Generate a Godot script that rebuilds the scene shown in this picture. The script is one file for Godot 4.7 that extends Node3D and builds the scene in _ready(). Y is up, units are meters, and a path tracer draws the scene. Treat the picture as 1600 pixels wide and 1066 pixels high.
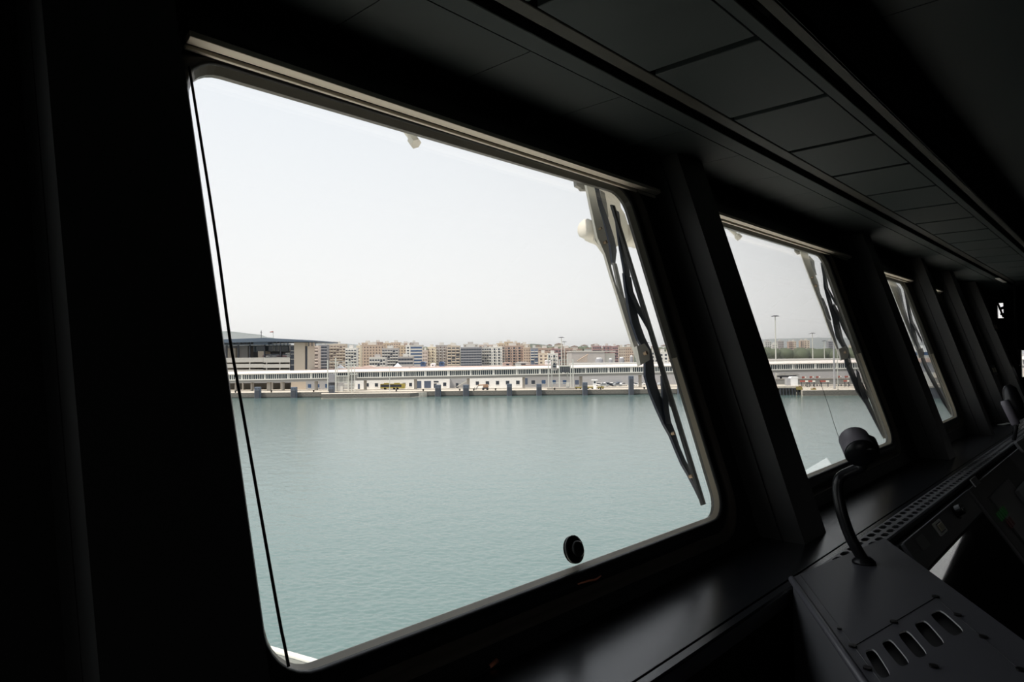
extends Node3D
# Ship's bridge: slanted windows on the front wall (along +X, outside is -Z), harbour beyond.
# Lens and bridge measures
const FOCAL := 1048.7
const YAW := -47.1
const PITCH := 1.318
const ROLL := -0.517
const LEAN := 17.76          # the windows lean out at the top
const WALL := 1.2            # from the eye to the glass, level
const EYE := 1.6             # eye above the bridge deck
const SEA := -16.3
const QUAY := -13.9
const LEDGE := 0.952
const SOFFIT := 2.39
var cam: Camera3D
var wall_frame: Transform3D
var fwd: Vector3
var right: Vector3
var taken := {}
var M := {}
var rng := RandomNumberGenerator.new()

# ---------- small helpers ----------
func numbered(called: String) -> String:
	if not taken.has(called):
		taken[called] = 0
		return called
	taken[called] += 1
	return "%s_%03d" % [called, taken[called]]

func tag(o, label := "", category := "", group := "", kind := ""):
	if label: o.set_meta("label", label)
	if category: o.set_meta("category", category)
	if group: o.set_meta("group", group)
	if kind: o.set_meta("kind", kind)
	return o

func thing(called: String, label: String, category: String, at := Vector3.ZERO, turn := 0.0, group := "", kind := "") -> Node3D:
	var o := Node3D.new()
	o.name = numbered(called)
	add_child(o)
	o.position = at
	o.rotation.y = turn
	tag(o, label, category, group, kind)
	return o

func on_wall(called: String, label: String, category: String, group := "", kind := "") -> Node3D:
	var o := thing(called, label, category, Vector3.ZERO, 0.0, group, kind)
	o.transform = wall_frame
	return o

func start(smooth := false) -> SurfaceTool:
	var st := SurfaceTool.new()
	st.begin(Mesh.PRIMITIVE_TRIANGLES)
	st.set_smooth_group(0 if smooth else -1)
	return st

func put(st: SurfaceTool, called: String, m: Material, parent: Node3D, kind := "") -> MeshInstance3D:
	st.generate_normals()
	var o := MeshInstance3D.new()
	o.name = called
	o.mesh = st.commit()
	o.mesh.surface_set_material(0, m)
	if kind: o.set_meta("kind", kind)
	parent.add_child(o, true)
	return o

func tri(st: SurfaceTool, a: Vector3, b: Vector3, c: Vector3):
	st.add_vertex(a); st.add_vertex(b); st.add_vertex(c)

func quad(st: SurfaceTool, a: Vector3, b: Vector3, c: Vector3, d: Vector3):
	tri(st, a, b, c); tri(st, a, c, d)

func eight(st: SurfaceTool, p: Array):
	quad(st, p[4], p[6], p[7], p[5]); quad(st, p[1], p[3], p[2], p[0])
	quad(st, p[5], p[7], p[3], p[1]); quad(st, p[0], p[2], p[6], p[4])
	quad(st, p[6], p[2], p[3], p[7]); quad(st, p[0], p[4], p[5], p[1])

func bx(st: SurfaceTool, lo: Vector3, hi: Vector3, t := Transform3D()):
	var p := []
	for i in 8:
		p.append(t * Vector3(hi.x if i & 1 else lo.x, hi.y if i & 2 else lo.y, hi.z if i & 4 else lo.z))
	eight(st, p)

func bc(st: SurfaceTool, c: Vector3, size: Vector3, t := Transform3D()):
	bx(st, c - size / 2.0, c + size / 2.0, t)

# box with its twelve edges cut
func cut_box(st: SurfaceTool, lo: Vector3, hi: Vector3, c: float, t := Transform3D()):
	var loops := []
	for k in [[lo.y, c], [lo.y + c, 0.0], [hi.y - c, 0.0], [hi.y, c]]:
		var e: float = k[1]
		var y: float = k[0]
		var l := PackedVector3Array()
		var x0 := lo.x + e
		var x1 := hi.x - e
		var z0 := lo.z + e
		var z1 := hi.z - e
		for q in [[x0 + c, z0], [x1 - c, z0], [x1, z0 + c], [x1, z1 - c], [x1 - c, z1], [x0 + c, z1], [x0, z1 - c], [x0, z0 + c]]:
			l.append(t * Vector3(q[0], y, q[1]))
		loops.append(l)
	loft(st, loops, true)

func loft(st: SurfaceTool, loops: Array, caps := false, round_trip := true):
	var n: int = loops[0].size()
	for k in loops.size() - 1:
		for i in n if round_trip else n - 1:
			var j := (i + 1) % n
			quad(st, loops[k][i], loops[k + 1][i], loops[k + 1][j], loops[k][j])
	if caps:
		for e in [0, loops.size() - 1]:
			var mid := Vector3.ZERO
			for p in loops[e]: mid += p
			mid /= n
			for i in n:
				if e == 0: tri(st, mid, loops[e][i], loops[e][(i + 1) % n])
				else: tri(st, mid, loops[e][(i + 1) % n], loops[e][i])

func tube(st: SurfaceTool, pts: Array, radii, sides := 8, caps := true):
	var loops := []
	var n := pts.size()
	var side := Vector3.ZERO
	for i in n:
		var d: Vector3 = (pts[mini(i + 1, n - 1)] - pts[maxi(i - 1, 0)]).normalized()
		if side == Vector3.ZERO:
			side = d.cross(Vector3.UP if absf(d.y) < 0.9 else Vector3.RIGHT).normalized()
		side = (side - d * side.dot(d)).normalized()
		var up := side.cross(d)
		var r: float = radii[i] if radii is Array else radii
		var l := PackedVector3Array()
		for k in sides:
			var a := TAU * k / sides
			l.append(pts[i] + (side * cos(a) + up * sin(a)) * r)
		loops.append(l)
	loft(st, loops, caps)

func curve(pts: Array, each := 6) -> Array:
	var out := []
	for i in pts.size() - 1:
		var a: Vector3 = pts[maxi(i - 1, 0)]
		var d: Vector3 = pts[mini(i + 2, pts.size() - 1)]
		for k in each:
			out.append((pts[i] as Vector3).cubic_interpolate(pts[i + 1], a, d, float(k) / each))
	out.append(pts[-1])
	return out

# flat bar along a line of Vector2 in the xy plane, with widths, between two z
func bar(st: SurfaceTool, pts: Array, widths, z0: float, z1: float):
	var n := pts.size()
	var loops := []
	for i in n:
		var d: Vector2 = (pts[mini(i + 1, n - 1)] - pts[maxi(i - 1, 0)]).normalized()
		var s := Vector2(d.y, -d.x)
		var w: float = (widths[i] if widths is Array else widths) / 2.0
		var a: Vector2 = pts[i] + s * w
		var b: Vector2 = pts[i] - s * w
		loops.append(PackedVector3Array([Vector3(a.x, a.y, z0), Vector3(a.x, a.y, z1), Vector3(b.x, b.y, z1), Vector3(b.x, b.y, z0)]))
	loft(st, loops, true)

# plate: outline of Vector2 in the xy plane between two z
func plate(st: SurfaceTool, outline: PackedVector2Array, z0: float, z1: float, t := Transform3D()):
	var idx := Geometry2D.triangulate_polygon(outline)
	for z in [z0, z1]:
		for k in range(0, idx.size(), 3):
			var p := []
			for j in 3:
				var v := outline[idx[k + j]]
				p.append(t * Vector3(v.x, v.y, z))
			tri(st, p[0], p[1], p[2])
	for i in outline.size():
		var a := outline[i]
		var b := outline[(i + 1) % outline.size()]
		quad(st, t * Vector3(a.x, a.y, z0), t * Vector3(b.x, b.y, z0), t * Vector3(b.x, b.y, z1), t * Vector3(a.x, a.y, z1))

func disc(st: SurfaceTool, at: Vector3, axis: Vector3, r: float, thick: float, sides := 12):
	tube(st, [at, at + axis.normalized() * thick], r, sides)

# ---------- measuring ----------
func ray(x: float, y: float) -> Vector3:
	return cam.basis * Vector3((x - 800.0) / FOCAL, -(y - 533.0) / FOCAL, -1.0)

func flat_at(x: float, y: float, height: float) -> Vector3:        # on a level plane
	var r := ray(x, y)
	return cam.position + r * ((height - EYE) / r.y)

func across_at(x: float, y: float, where: float) -> Vector3:        # on a plane across the bridge
	var r := ray(x, y)
	return cam.position + r * (where / r.x)

func wall_at(x: float, y: float, out := 0.0) -> Vector2:            # on the window plane, moved out
	var inv := wall_frame.affine_inverse()
	var o := inv * cam.position
	var r := inv.basis * ray(x, y)
	var k := (-out - o.z) / r.z
	return Vector2(o.x + r.x * k, o.y + r.y * k)

func wall_line(list: Array, out := 0.0) -> Array:
	var a := []
	for p in list: a.append(wall_at(p[0], p[1], out))
	return a

func far_at(x: float, y: float, depth: float) -> Vector3:           # at a distance ahead
	var r := ray(x, y)
	return cam.position + r * (depth / r.dot(fwd))

func side_at(x: float, depth: float) -> float:
	return (far_at(x, 560.0, depth) - cam.position).dot(right)

func high_at(x: float, y: float, depth: float) -> float:
	return far_at(x, y, depth).y

func harbour(called: String, label: String, category: String, x: float, depth: float, group := "", base := QUAY, kind := "") -> Node3D:
	var p := cam.position + right * side_at(x, depth) + fwd * depth
	p.y = base
	return thing(called, label, category, p, deg_to_rad(YAW), group, kind)

# ---------- materials ----------
func mat(called: String, c: Color, rough := 0.7, metal := 0.0, spec := 0.5) -> StandardMaterial3D:
	var m := StandardMaterial3D.new()
	m.resource_name = called
	m.albedo_color = c
	m.roughness = rough
	m.metallic = metal
	m.metallic_specular = spec
	m.cull_mode = BaseMaterial3D.CULL_DISABLED
	M[called] = m
	return m

func noise_tex(freq: float, size: int, ramp: Array, sd: int, octaves := 4, normal := 0.0) -> NoiseTexture2D:
	var n := FastNoiseLite.new()
	n.noise_type = FastNoiseLite.TYPE_SIMPLEX_SMOOTH
	n.seed = sd
	n.frequency = freq
	n.fractal_octaves = octaves
	var t := NoiseTexture2D.new()
	t.width = size; t.height = size
	t.seamless = true
	t.noise = n
	if normal > 0.0:
		t.as_normal_map = true
		t.bump_strength = normal
	elif ramp:
		var g := Gradient.new()
		g.set_color(0, ramp[0]); g.set_color(1, ramp[1])
		t.color_ramp = g
	return t

func grain(m: StandardMaterial3D, tex: Texture2D, scale: float):
	m.albedo_texture = tex
	m.uv1_triplanar = true
	m.uv1_world_triplanar = true
	m.uv1_scale = Vector3.ONE * scale

func materials():
	# bridge interior
	mat("soffit_paint", Color(0.15, 0.172, 0.172), 0.65, 0.0, 0.32)
	mat("soffit_trim", Color(0.19, 0.185, 0.165), 0.6, 0.0, 0.3)
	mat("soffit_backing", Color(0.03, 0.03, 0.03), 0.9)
	mat("wall_paint", Color(0.14, 0.14, 0.14), 0.6)
	mat("pillar_paint", Color(0.22, 0.22, 0.22), 0.5)
	mat("rubber", Color(0.06, 0.06, 0.065), 0.45)
	mat("lip_steel", Color(0.36, 0.33, 0.30), 0.4)
	mat("reveal_paint", Color(0.36, 0.35, 0.32), 0.3)
	mat("lit_reveal_edge", Color(0.80, 0.76, 0.68), 0.4)  # lit tone of the reveal, the light is in the colour
	mat("rail_metal", Color(0.88, 0.84, 0.77), 0.45)
	mat("ledge_laminate", Color(0.15, 0.155, 0.17), 0.25, 0.0, 0.74)
	mat("floor_vinyl", Color(0.22, 0.22, 0.23), 0.5)
	mat("console_grey", Color(0.35, 0.35, 0.375), 0.45)
	mat("console_dark", Color(0.14, 0.14, 0.145), 0.5)
	mat("console_mid", Color(0.42, 0.42, 0.43), 0.5)
	mat("grille_steel", Color(0.55, 0.55, 0.56), 0.4, 0.3)
	mat("screen_glass", Color(0.01, 0.01, 0.012), 0.03, 0.0, 0.75)
	mat("black_plastic", Color(0.05, 0.05, 0.05), 0.4)
	mat("lamp_black", Color(0.1, 0.1, 0.11), 0.35)
	mat("lamp_cap", Color(0.56, 0.54, 0.57), 0.4)
	mat("button_white", Color(0.93, 0.93, 0.91), 0.4)
	mat("button_grey", Color(0.55, 0.55, 0.55), 0.5)
	mat("button_warm", Color(0.88, 0.85, 0.74), 0.4)
	mat("chrome", Color(0.8, 0.8, 0.8), 0.1, 1.0)
	mat("copper", Color(0.86, 0.52, 0.40), 0.4)
	mat("paper", Color(0.85, 0.85, 0.83), 0.6)
	var g := mat("digits_green", Color(0.05, 0.3, 0.1), 0.5)
	g.emission_enabled = true; g.emission = Color(0.05, 0.5, 0.15); g.emission_energy_multiplier = 0.025
	var r := mat("digits_red", Color(0.2, 0.04, 0.03), 0.5)
	r.emission_enabled = true; r.emission = Color(0.4, 0.03, 0.03); r.emission_energy_multiplier = 0.015
	var gl := mat("window_glass", Color(1, 1, 1, 0.0), 0.0)
	gl.transparency = BaseMaterial3D.TRANSPARENCY_ALPHA
	gl.albedo_color = Color(0.9, 0.95, 0.95, 0.012)
	# wipers
	mat("wiper_white", Color(0.93, 0.905, 0.86), 0.5)
	mat("wiper_grey", Color(0.55, 0.54, 0.52), 0.5)
	mat("wiper_blue", Color(0.11, 0.14, 0.21), 0.5)
	mat("wiper_rubber", Color(0.22, 0.22, 0.22), 0.5)
	mat("bolt_brass", Color(0.55, 0.47, 0.38), 0.4, 0.5)
	mat("bulwark_white", Color(0.93, 0.92, 0.89), 0.5)
	mat("bulwark_grey", Color(0.62, 0.62, 0.60), 0.6)
	# harbour
	grain(mat("quay_concrete", Color(0.88, 0.84, 0.78), 0.9), noise_tex(0.02, 512, [Color(0.82, 0.82, 0.82), Color(1, 1, 1)], 3), 0.05)
	grain(mat("quay_wall", Color(0.56, 0.54, 0.51), 0.9), noise_tex(0.03, 512, [Color(0.62, 0.62, 0.62), Color(1, 1, 1)], 4), 0.12)
	mat("quay_foot", Color(0.27, 0.28, 0.27), 0.9)
	mat("land_ground", Color(0.62, 0.60, 0.55), 0.95)
	grain(mat("hill_scrub", Color(0.40, 0.43, 0.36), 0.95), noise_tex(0.02, 512, [Color(0.6, 0.6, 0.6), Color(1, 1, 1)], 9), 0.012)
	grain(mat("hill_rock", Color(0.42, 0.46, 0.44), 0.95), noise_tex(0.02, 512, [Color(0.8, 0.8, 0.8), Color(1, 1, 1)], 8), 0.0015)
	mat("leaf_green", Color(0.35, 0.38, 0.30), 0.9)
	mat("bark", Color(0.33, 0.28, 0.23), 0.9)
	mat("walkway_roof", Color(0.90, 0.86, 0.83), 0.6)
	mat("walkway_frame", Color(0.82, 0.82, 0.80), 0.6)
	mat("walkway_beam", Color(0.52, 0.52, 0.51), 0.7)
	mat("walkway_glass", Color(0.20, 0.24, 0.27), 0.15)
	mat("pier_concrete", Color(0.60, 0.58, 0.55), 0.8)
	mat("pylon_blue", Color(0.38, 0.41, 0.46), 0.7)
	mat("white_wall", Color(0.98, 0.98, 0.98), 0.8)
	mat("grey_wall", Color(0.68, 0.68, 0.69), 0.8)
	mat("window_dark", Color(0.20, 0.23, 0.28), 0.3)
	mat("window_blue", Color(0.24, 0.34, 0.48), 0.3)
	mat("window_brown", Color(0.45, 0.40, 0.38), 0.4)
	mat("door_blue", Color(0.33, 0.38, 0.47), 0.6)
	mat("steel_white", Color(0.80, 0.80, 0.77), 0.6)
	mat("steel_dark", Color(0.28, 0.29, 0.32), 0.6)
	mat("tent_white", Color(0.96, 0.96, 0.96), 0.7)
	mat("terminal_steel", Color(0.34, 0.39, 0.45), 0.6)
	mat("terminal_band", Color(0.91, 0.89, 0.85), 0.8)
	mat("terminal_tower", Color(0.81, 0.76, 0.69), 0.8)
	mat("bus_yellow", Color(0.84, 0.76, 0.38), 0.4)
	mat("machine_ochre", Color(0.60, 0.47, 0.37), 0.6)
	mat("machine_olive", Color(0.55, 0.50, 0.28), 0.6)
	mat("tyre", Color(0.08, 0.08, 0.08), 0.8)
	mat("barrier_red", Color(0.66, 0.37, 0.33), 0.6)
	mat("barrier_white", Color(0.92, 0.91, 0.88), 0.6)
	mat("roof_pink", Color(0.80, 0.70, 0.66), 0.8)
	mat("roof_brown", Color(0.62, 0.50, 0.45), 0.8)
	for c in [["white", Color(0.90, 0.89, 0.87)], ["pale", Color(0.80, 0.79, 0.77)], ["grey", Color(0.70, 0.68, 0.67)], ["slate", Color(0.58, 0.58, 0.60)], ["beige", Color(0.79, 0.74, 0.68)], ["sand", Color(0.84, 0.78, 0.71)], ["tan", Color(0.77, 0.69, 0.62)], ["ochre", Color(0.81, 0.73, 0.63)], ["brick", Color(0.71, 0.62, 0.57)], ["pink", Color(0.82, 0.76, 0.72)], ["maroon", Color(0.66, 0.54, 0.54)], ["yellow", Color(0.89, 0.84, 0.75)]]:
		mat("block_" + c[0], c[1], 0.85)
	var cars := [["white", Color(0.92, 0.92, 0.92)], ["silver", Color(0.65, 0.67, 0.69)], ["dark", Color(0.16, 0.17, 0.20)], ["blue", Color(0.25, 0.32, 0.42)]]
	for c in cars: mat("car_" + c[0], c[1], 0.3)
	var w := mat("sea_water", Color(0.375, 0.46, 0.45), 0.12)
	w.uv1_triplanar = true
	w.uv1_world_triplanar = true
	w.uv1_scale = Vector3.ONE / 12.0
	w.normal_enabled = true
	w.normal_texture = noise_tex(0.04, 1024, [], 21, 3, 1.4)
	w.normal_scale = 1.0

# ---------- camera and light ----------
func view_and_light():
	cam = Camera3D.new()
	cam.name = "camera"
	cam.fov = rad_to_deg(2.0 * atan(533.0 / FOCAL))
	cam.near = 0.05
	cam.far = 20000.0
	add_child(cam)
	cam.position = Vector3(0, EYE, 0)
	cam.rotation_degrees = Vector3(PITCH, YAW, ROLL)
	cam.current = true
	var b := Basis(Vector3.UP, deg_to_rad(YAW))
	fwd = -b.z
	right = b.x
	var t := deg_to_rad(LEAN)
	wall_frame = Transform3D(Basis(Vector3(1, 0, 0), Vector3(0, cos(t), -sin(t)), Vector3(0, sin(t), cos(t))), Vector3(0, EYE, -WALL))
	var we := WorldEnvironment.new()
	we.name = "environment"
	var e := Environment.new()
	e.tonemap_mode = Environment.TONE_MAPPER_LINEAR
	e.tonemap_exposure = 1.0
	e.background_mode = Environment.BG_SKY
	var s := Sky.new()
	var sm := ProceduralSkyMaterial.new()
	sm.sky_top_color = Color(0.87, 0.90, 0.935)
	sm.sky_horizon_color = Color(0.985, 0.98, 0.965)
	sm.sky_curve = 0.25
	sm.ground_bottom_color = Color(0.45, 0.5, 0.5)
	sm.ground_horizon_color = Color(0.8, 0.8, 0.79)
	sm.sky_energy_multiplier = 1.08
	s.sky_material = sm
	e.sky = s
	e.sdfgi_enabled = true
	e.ssao_enabled = true
	e.ssil_enabled = true
	e.volumetric_fog_enabled = true
	e.volumetric_fog_density = 0.0
	we.environment = e
	add_child(we)
	var sun := DirectionalLight3D.new()
	sun.name = "sun"
	sun.light_color = Color(1.0, 0.965, 0.91)
	sun.light_energy = 1.3
	sun.light_angular_distance = 1.2
	sun.shadow_enabled = true
	sun.sky_mode = DirectionalLight3D.SKY_MODE_LIGHT_ONLY
	add_child(sun)
	var az := deg_to_rad(-120.0)
	var el := deg_to_rad(60.0)
	var towards := (fwd * cos(az) + right * sin(az)) * cos(el) + Vector3.UP * sin(el)
	sun.look_at_from_position(Vector3.ZERO, -towards, Vector3.RIGHT)

func _ready():
	rng.seed = 7
	view_and_light()
	materials()
	bridge_shell()
	windows()
	pillars()
	ceiling_panels()
	sea_and_land()
	consoles()
	wipers()
	bridge_things()
	terminal()
	walkway()
	ground_floor()
	city()
	quay_things()
	gantries()
	haze()

# ---------- the bridge ----------
const FAR_END := 10.6
const NEAR_END := -2.2
const AFT := 3.6
# each window: s from, to; v bottom and top at both ends
var WIN := [[-1.57, 0.03, -0.56, -0.56, 0.65, 0.65], [0.533, 2.153, -0.553, -0.57, 0.645, 0.659], [2.66, 4.353, -0.555, -0.54, 0.649, 0.647], [5.03, 6.29, -0.545, -0.53, 0.615, 0.615], [6.62, 7.42, -0.54, -0.54, 0.60, 0.60], [7.92, 8.84, -0.54, -0.54, 0.60, 0.60]]
var PILLAR := [[-2.2, -1.66], [0.258, 0.464], [2.352, 2.565], [4.77, 4.96], [6.40, 6.53], [7.55, 7.80], [9.0, 9.2]]

func shell(called: String, label: String, category: String, boxes: Array, m: String):
	var o := thing(called, label, category, Vector3.ZERO, 0.0, "", "structure")
	var st := start()
	for b in boxes: bx(st, b[0], b[1])
	put(st, called.get_slice("_", 0) + "_face", M[m], o)
	return o

func rounded(s0: float, s1: float, v0: float, v1: float, r: float, z: float, w: Array, n := 7) -> PackedVector3Array:
	var l := PackedVector3Array()
	var corner := [[s1 - r, v1 - r, 0.0], [s0 + r, v1 - r, PI / 2], [s0 + r, v0 + r, PI], [s1 - r, v0 + r, 1.5 * PI]]
	for c in corner:
		for k in n + 1:
			var a: float = c[2] + PI / 2 * k / n
			var s: float = c[0] + r * cos(a)
			var v: float = c[1] + r * sin(a)
			var t: float = (s - w[0]) / (w[1] - w[0])
			var mid_low: float = (w[2] + w[3]) / 2
			var mid_top: float = (w[4] + w[5]) / 2
			var up: float = (v - mid_low) / (mid_top - mid_low)
			v += lerpf(lerpf(w[2], w[3], t) - mid_low, lerpf(w[4], w[5], t) - mid_top, up)
			l.append(Vector3(s, v, z))
	return l

func win_loop(w: Array, grow: float, z: float, r := 0.085) -> PackedVector3Array:
	return rounded(w[0] - grow, w[1] + grow, (w[2] + w[3]) / 2 - grow, (w[4] + w[5]) / 2 + grow, r + grow, z, w)

func low_v(z: float) -> float:       # where the window plane, moved in by z, meets the ledge
	var t := deg_to_rad(LEAN)
	return (LEDGE - EYE - z * sin(t)) / cos(t)

func top_v(z: float) -> float:
	var t := deg_to_rad(LEAN)
	return (SOFFIT - EYE - z * sin(t)) / cos(t)

func bridge_shell():
	shell("floor", "dark vinyl deck of the bridge", "floor", [[Vector3(NEAR_END, -0.08, -1.05), Vector3(FAR_END, 0, AFT)]], "floor_vinyl")
	shell("wall_rear", "dark rear bulkhead of the bridge", "wall", [[Vector3(NEAR_END, 0, AFT), Vector3(FAR_END, 2.75, AFT + 0.08)]], "wall_paint")
	shell("wall_left", "dark side bulkhead at the near end of the bridge", "wall", [[Vector3(NEAR_END - 0.08, 0, -1.6), Vector3(NEAR_END, 2.75, 0.5)], [Vector3(NEAR_END - 0.08, 0, 0.5), Vector3(NEAR_END, 1.2, 2.2)], [Vector3(NEAR_END - 0.08, 2.05, 0.5), Vector3(NEAR_END, 2.75, 2.2)], [Vector3(NEAR_END - 0.08, 0, 2.2), Vector3(NEAR_END, 2.75, AFT + 0.08)]], "wall_paint")
	# far end bulkhead with two openings
	var a0 := across_at(1556.5, 473.5, FAR_END)
	var a1 := across_at(1570, 497, FAR_END)
	var b0 := across_at(1594, 547.5, FAR_END)
	var b1 := across_at(1640, 590, FAR_END)
	var boxes := []
	var X0 := FAR_END
	var X1 := FAR_END + 0.08
	for c in [[-1.7, a0.z, 0.0, 2.75], [a0.z, a1.z, 0.0, a1.y], [a0.z, a1.z, a0.y, 2.75], [a1.z, b0.z, 0.0, 2.75], [b0.z, b1.z, 0.0, b1.y], [b0.z, b1.z, b0.y, 2.75], [b1.z, 1.45, 0.0, 2.75], [1.45, 2.4, 0.0, 1.36], [1.45, 2.4, 1.64, 2.75], [2.4, AFT, 0.0, 2.75]]:
		boxes.append([Vector3(X0, c[2], c[0]), Vector3(X1, c[3], c[1])])
	shell("wall_right", "dark end bulkhead at the far end of the bridge", "wall", boxes, "wall_paint")
	var k := 7
	for q in [[a0, a1, "small upper window in the far end bulkhead crossed by a slanted bar"], [b0, b1, "window low in the far end bulkhead showing the harbour"]]:
		var o := thing("window_%d" % k, q[2], "window", Vector3.ZERO, 0.0, "", "structure")
		k += 1
		var st := start()
		bx(st, Vector3(X0 + 0.03, q[1].y, q[0].z), Vector3(X0 + 0.04, q[0].y, q[1].z))
		put(st, "pane", M["window_glass"], o)
		st = start()
		for e in [[q[0].z, q[0].z + 0.012, q[1].y, q[0].y], [q[1].z - 0.012, q[1].z, q[1].y, q[0].y]]:
			bx(st, Vector3(X0 - 0.01, e[2], e[0]), Vector3(X0 + 0.06, e[3], e[1]))
		put(st, "window_frame", M["rubber"], o)
		if k == 8:
			st = start()
			var p0 := across_at(1558.5, 473, FAR_END - 0.02)
			var p1 := across_at(1568, 496, FAR_END - 0.02)
			tube(st, [p0, p1], 0.012, 6)
			var p2 := across_at(1563, 482.5, FAR_END - 0.02)
			var p3 := across_at(1571, 480, FAR_END - 0.02)
			tube(st, [p2, p3], 0.02, 6)
			var p4 := across_at(1563, 491.5, FAR_END - 0.02)
			tube(st, [p4, across_at(1571, 490, FAR_END - 0.02)], 0.014, 6)
			put(st, "bracket", M["black_plastic"], o)
	for q in [[X0, 1.45, 2.4, 1.36, 1.64, "wide low side window in the far end bulkhead, mirrored in the console screen"], [NEAR_END - 0.08, 0.5, 2.2, 1.2, 2.05, "side window in the near end bulkhead behind the camera"]]:
		var o := thing("window_%d" % k, q[5], "window", Vector3.ZERO, 0.0, "", "structure")
		k += 1
		var st := start()
		bx(st, Vector3(q[0] + 0.03, q[3], q[1]), Vector3(q[0] + 0.04, q[4], q[2]))
		put(st, "pane", M["window_glass"], o)
		st = start()
		for e in [[q[1], q[1] + 0.03, q[3], q[4]], [q[2] - 0.03, q[2], q[3], q[4]], [q[1], q[2], q[3], q[3] + 0.02], [q[1], q[2], q[4] - 0.02, q[4]]]:
			bx(st, Vector3(q[0] - 0.01, e[2], e[0]), Vector3(q[0] + 0.09, e[3], e[1]))
		put(st, "window_frame", M["rubber"], o)
	# lower front wall and slanted front wall with window openings
	var wf := thing("wall_front", "dark slanted front bulkhead around the bridge windows", "wall", Vector3.ZERO, 0.0, "", "structure")
	var lo := start()
	bx(lo, Vector3(NEAR_END, 0, -1.05), Vector3(FAR_END, LEDGE - 0.04, -0.985))
	put(lo, "lower_panel", M["wall_paint"], wf)
	for i in WIN.size():
		var w: Array = WIN[i]
		var s0: float = NEAR_END if i == 0 else (PILLAR[i][0] + PILLAR[i][1]) / 2
		var s1: float = FAR_END if i == WIN.size() - 1 else (PILLAR[i + 1][0] + PILLAR[i + 1][1]) / 2
		var st := start()
		for z in [0.0, -0.036]:
			var inner := win_loop(w, 0.07 if z == 0.0 else 0.015, z)
			if z < 0.0: st = start()
			var outer := PackedVector3Array()
			var n := inner.size() / 4
			for c in 4:
				for q in n: outer.append(Vector3(s1 if c in [0, 3] else s0, (top_v(z) + 0.02) if c < 2 else low_v(z) - 0.06, z))
			for q in outer.size(): outer[q] = wall_frame * outer[q]
			for q in inner.size(): inner[q] = wall_frame * inner[q]
			loft(st, [inner, outer])
			put(st, "wall_panel" if z == 0.0 else "outer_plating", M["wall_paint" if z == 0.0 else "bulwark_white"], wf)
	var hs := start()
	bx(hs, Vector3(NEAR_END, SOFFIT + 0.0, -1.62), Vector3(FAR_END, SOFFIT + 0.4, -1.5))
	put(hs, "header", M["wall_paint"], wf)
	# ledge under the windows
	var ld := thing("trim_1", "dark glossy ledge running under the slanted bridge windows", "ledge", Vector3.ZERO, 0.0, "", "structure")
	var st2 := start()
	bx(st2, Vector3(NEAR_END, LEDGE - 0.04, -1.05), Vector3(FAR_END, LEDGE, -0.748))
	put(st2, "ledge_board", M["ledge_laminate"], ld)
	st2 = start()
	cut_box(st2, Vector3(NEAR_END, LEDGE - 0.05, -0.746), Vector3(FAR_END, LEDGE, -0.716), 0.005)
	put(st2, "ledge_nosing", M["ledge_laminate"], ld)

func windows():
	for i in WIN.size():
		var w: Array = WIN[i]
		var words: String = ["window beyond the near pillar, outside the view", "large near window with rounded corners and a black rubber gasket", "second window along the bridge, behind the gooseneck lamp", "third window along the bridge, narrow in view", "fourth window along the bridge, seen as a sliver", "last window of the front bulkhead at the far end"][i]
		var o := on_wall("window_%d" % (i + 1), words, "window", "", "structure")
		var st := start()
		loft(st, [win_loop(w, -0.007, -0.019), win_loop(w, -0.007, -0.026)], true)
		put(st, "pane", M["window_glass"], o)
		st = start()
		loft(st, [win_loop(w, 0.001, 0.002), win_loop(w, -0.010, -0.017), win_loop(w, -0.010, -0.027), win_loop(w, 0.02, -0.036)])
		put(st, "reveal", M["reveal_paint"], o)
		# lower reveal again in a paler colour, skylight painted into it
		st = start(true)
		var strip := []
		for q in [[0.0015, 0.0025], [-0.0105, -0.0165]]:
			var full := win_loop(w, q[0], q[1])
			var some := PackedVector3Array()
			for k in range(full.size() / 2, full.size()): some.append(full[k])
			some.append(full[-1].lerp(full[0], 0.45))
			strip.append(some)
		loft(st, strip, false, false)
		put(st, "lit_reveal_edge", M["lit_reveal_edge"], o)
		st = start(true)
		loft(st, [win_loop(w, 0.0, -0.002), win_loop(w, 0.001, 0.006), win_loop(w, 0.006, 0.010), win_loop(w, 0.03, 0.010), win_loop(w, 0.042, 0.002)])
		put(st, "gasket", M["rubber"], o)
		st = start(true)
		loft(st, [win_loop(w, 0.038, 0.0), win_loop(w, 0.056, 0.002), win_loop(w, 0.058, 0.004), win_loop(w, 0.066, 0.019), win_loop(w, 0.069, 0.020), win_loop(w, 0.074, 0.018), win_loop(w, 0.078, -0.002)])
		put(st, "frame_lip", M["lip_steel"], o)
		if i in [1, 2, 3, 4]:
			var s0: float = w[0] - 0.0
			var s1: float = PILLAR[i + 1][0] - 0.02
			var rail := on_wall("trim_%d" % (i + 1), ["", "cream metal rail above the large near window", "cream metal rail above the second window", "cream metal rail above the third window", "cream metal rail above the fourth window"][i], "rail", "", "structure")
			var top: float = w[5] - 0.002
			for q in [[top, 0.023, 0.046, 0.016, "rail_bar"], [top - 0.007, 0.0115, 0.019, 0.01, "rail_lip"]]:
				st = start()
				cut_box(st, Vector3(s0, q[0], q[1]), Vector3(s1, q[0] + q[3], q[2]), 0.001)
				put(st, q[4], M["rail_metal"], rail)
			st = start()
			bx(st, Vector3(s0, top + 0.014, 0.001), Vector3(s1, top + 0.06, 0.046))
			put(st, "rail_backing", M["rubber"], rail)

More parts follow.
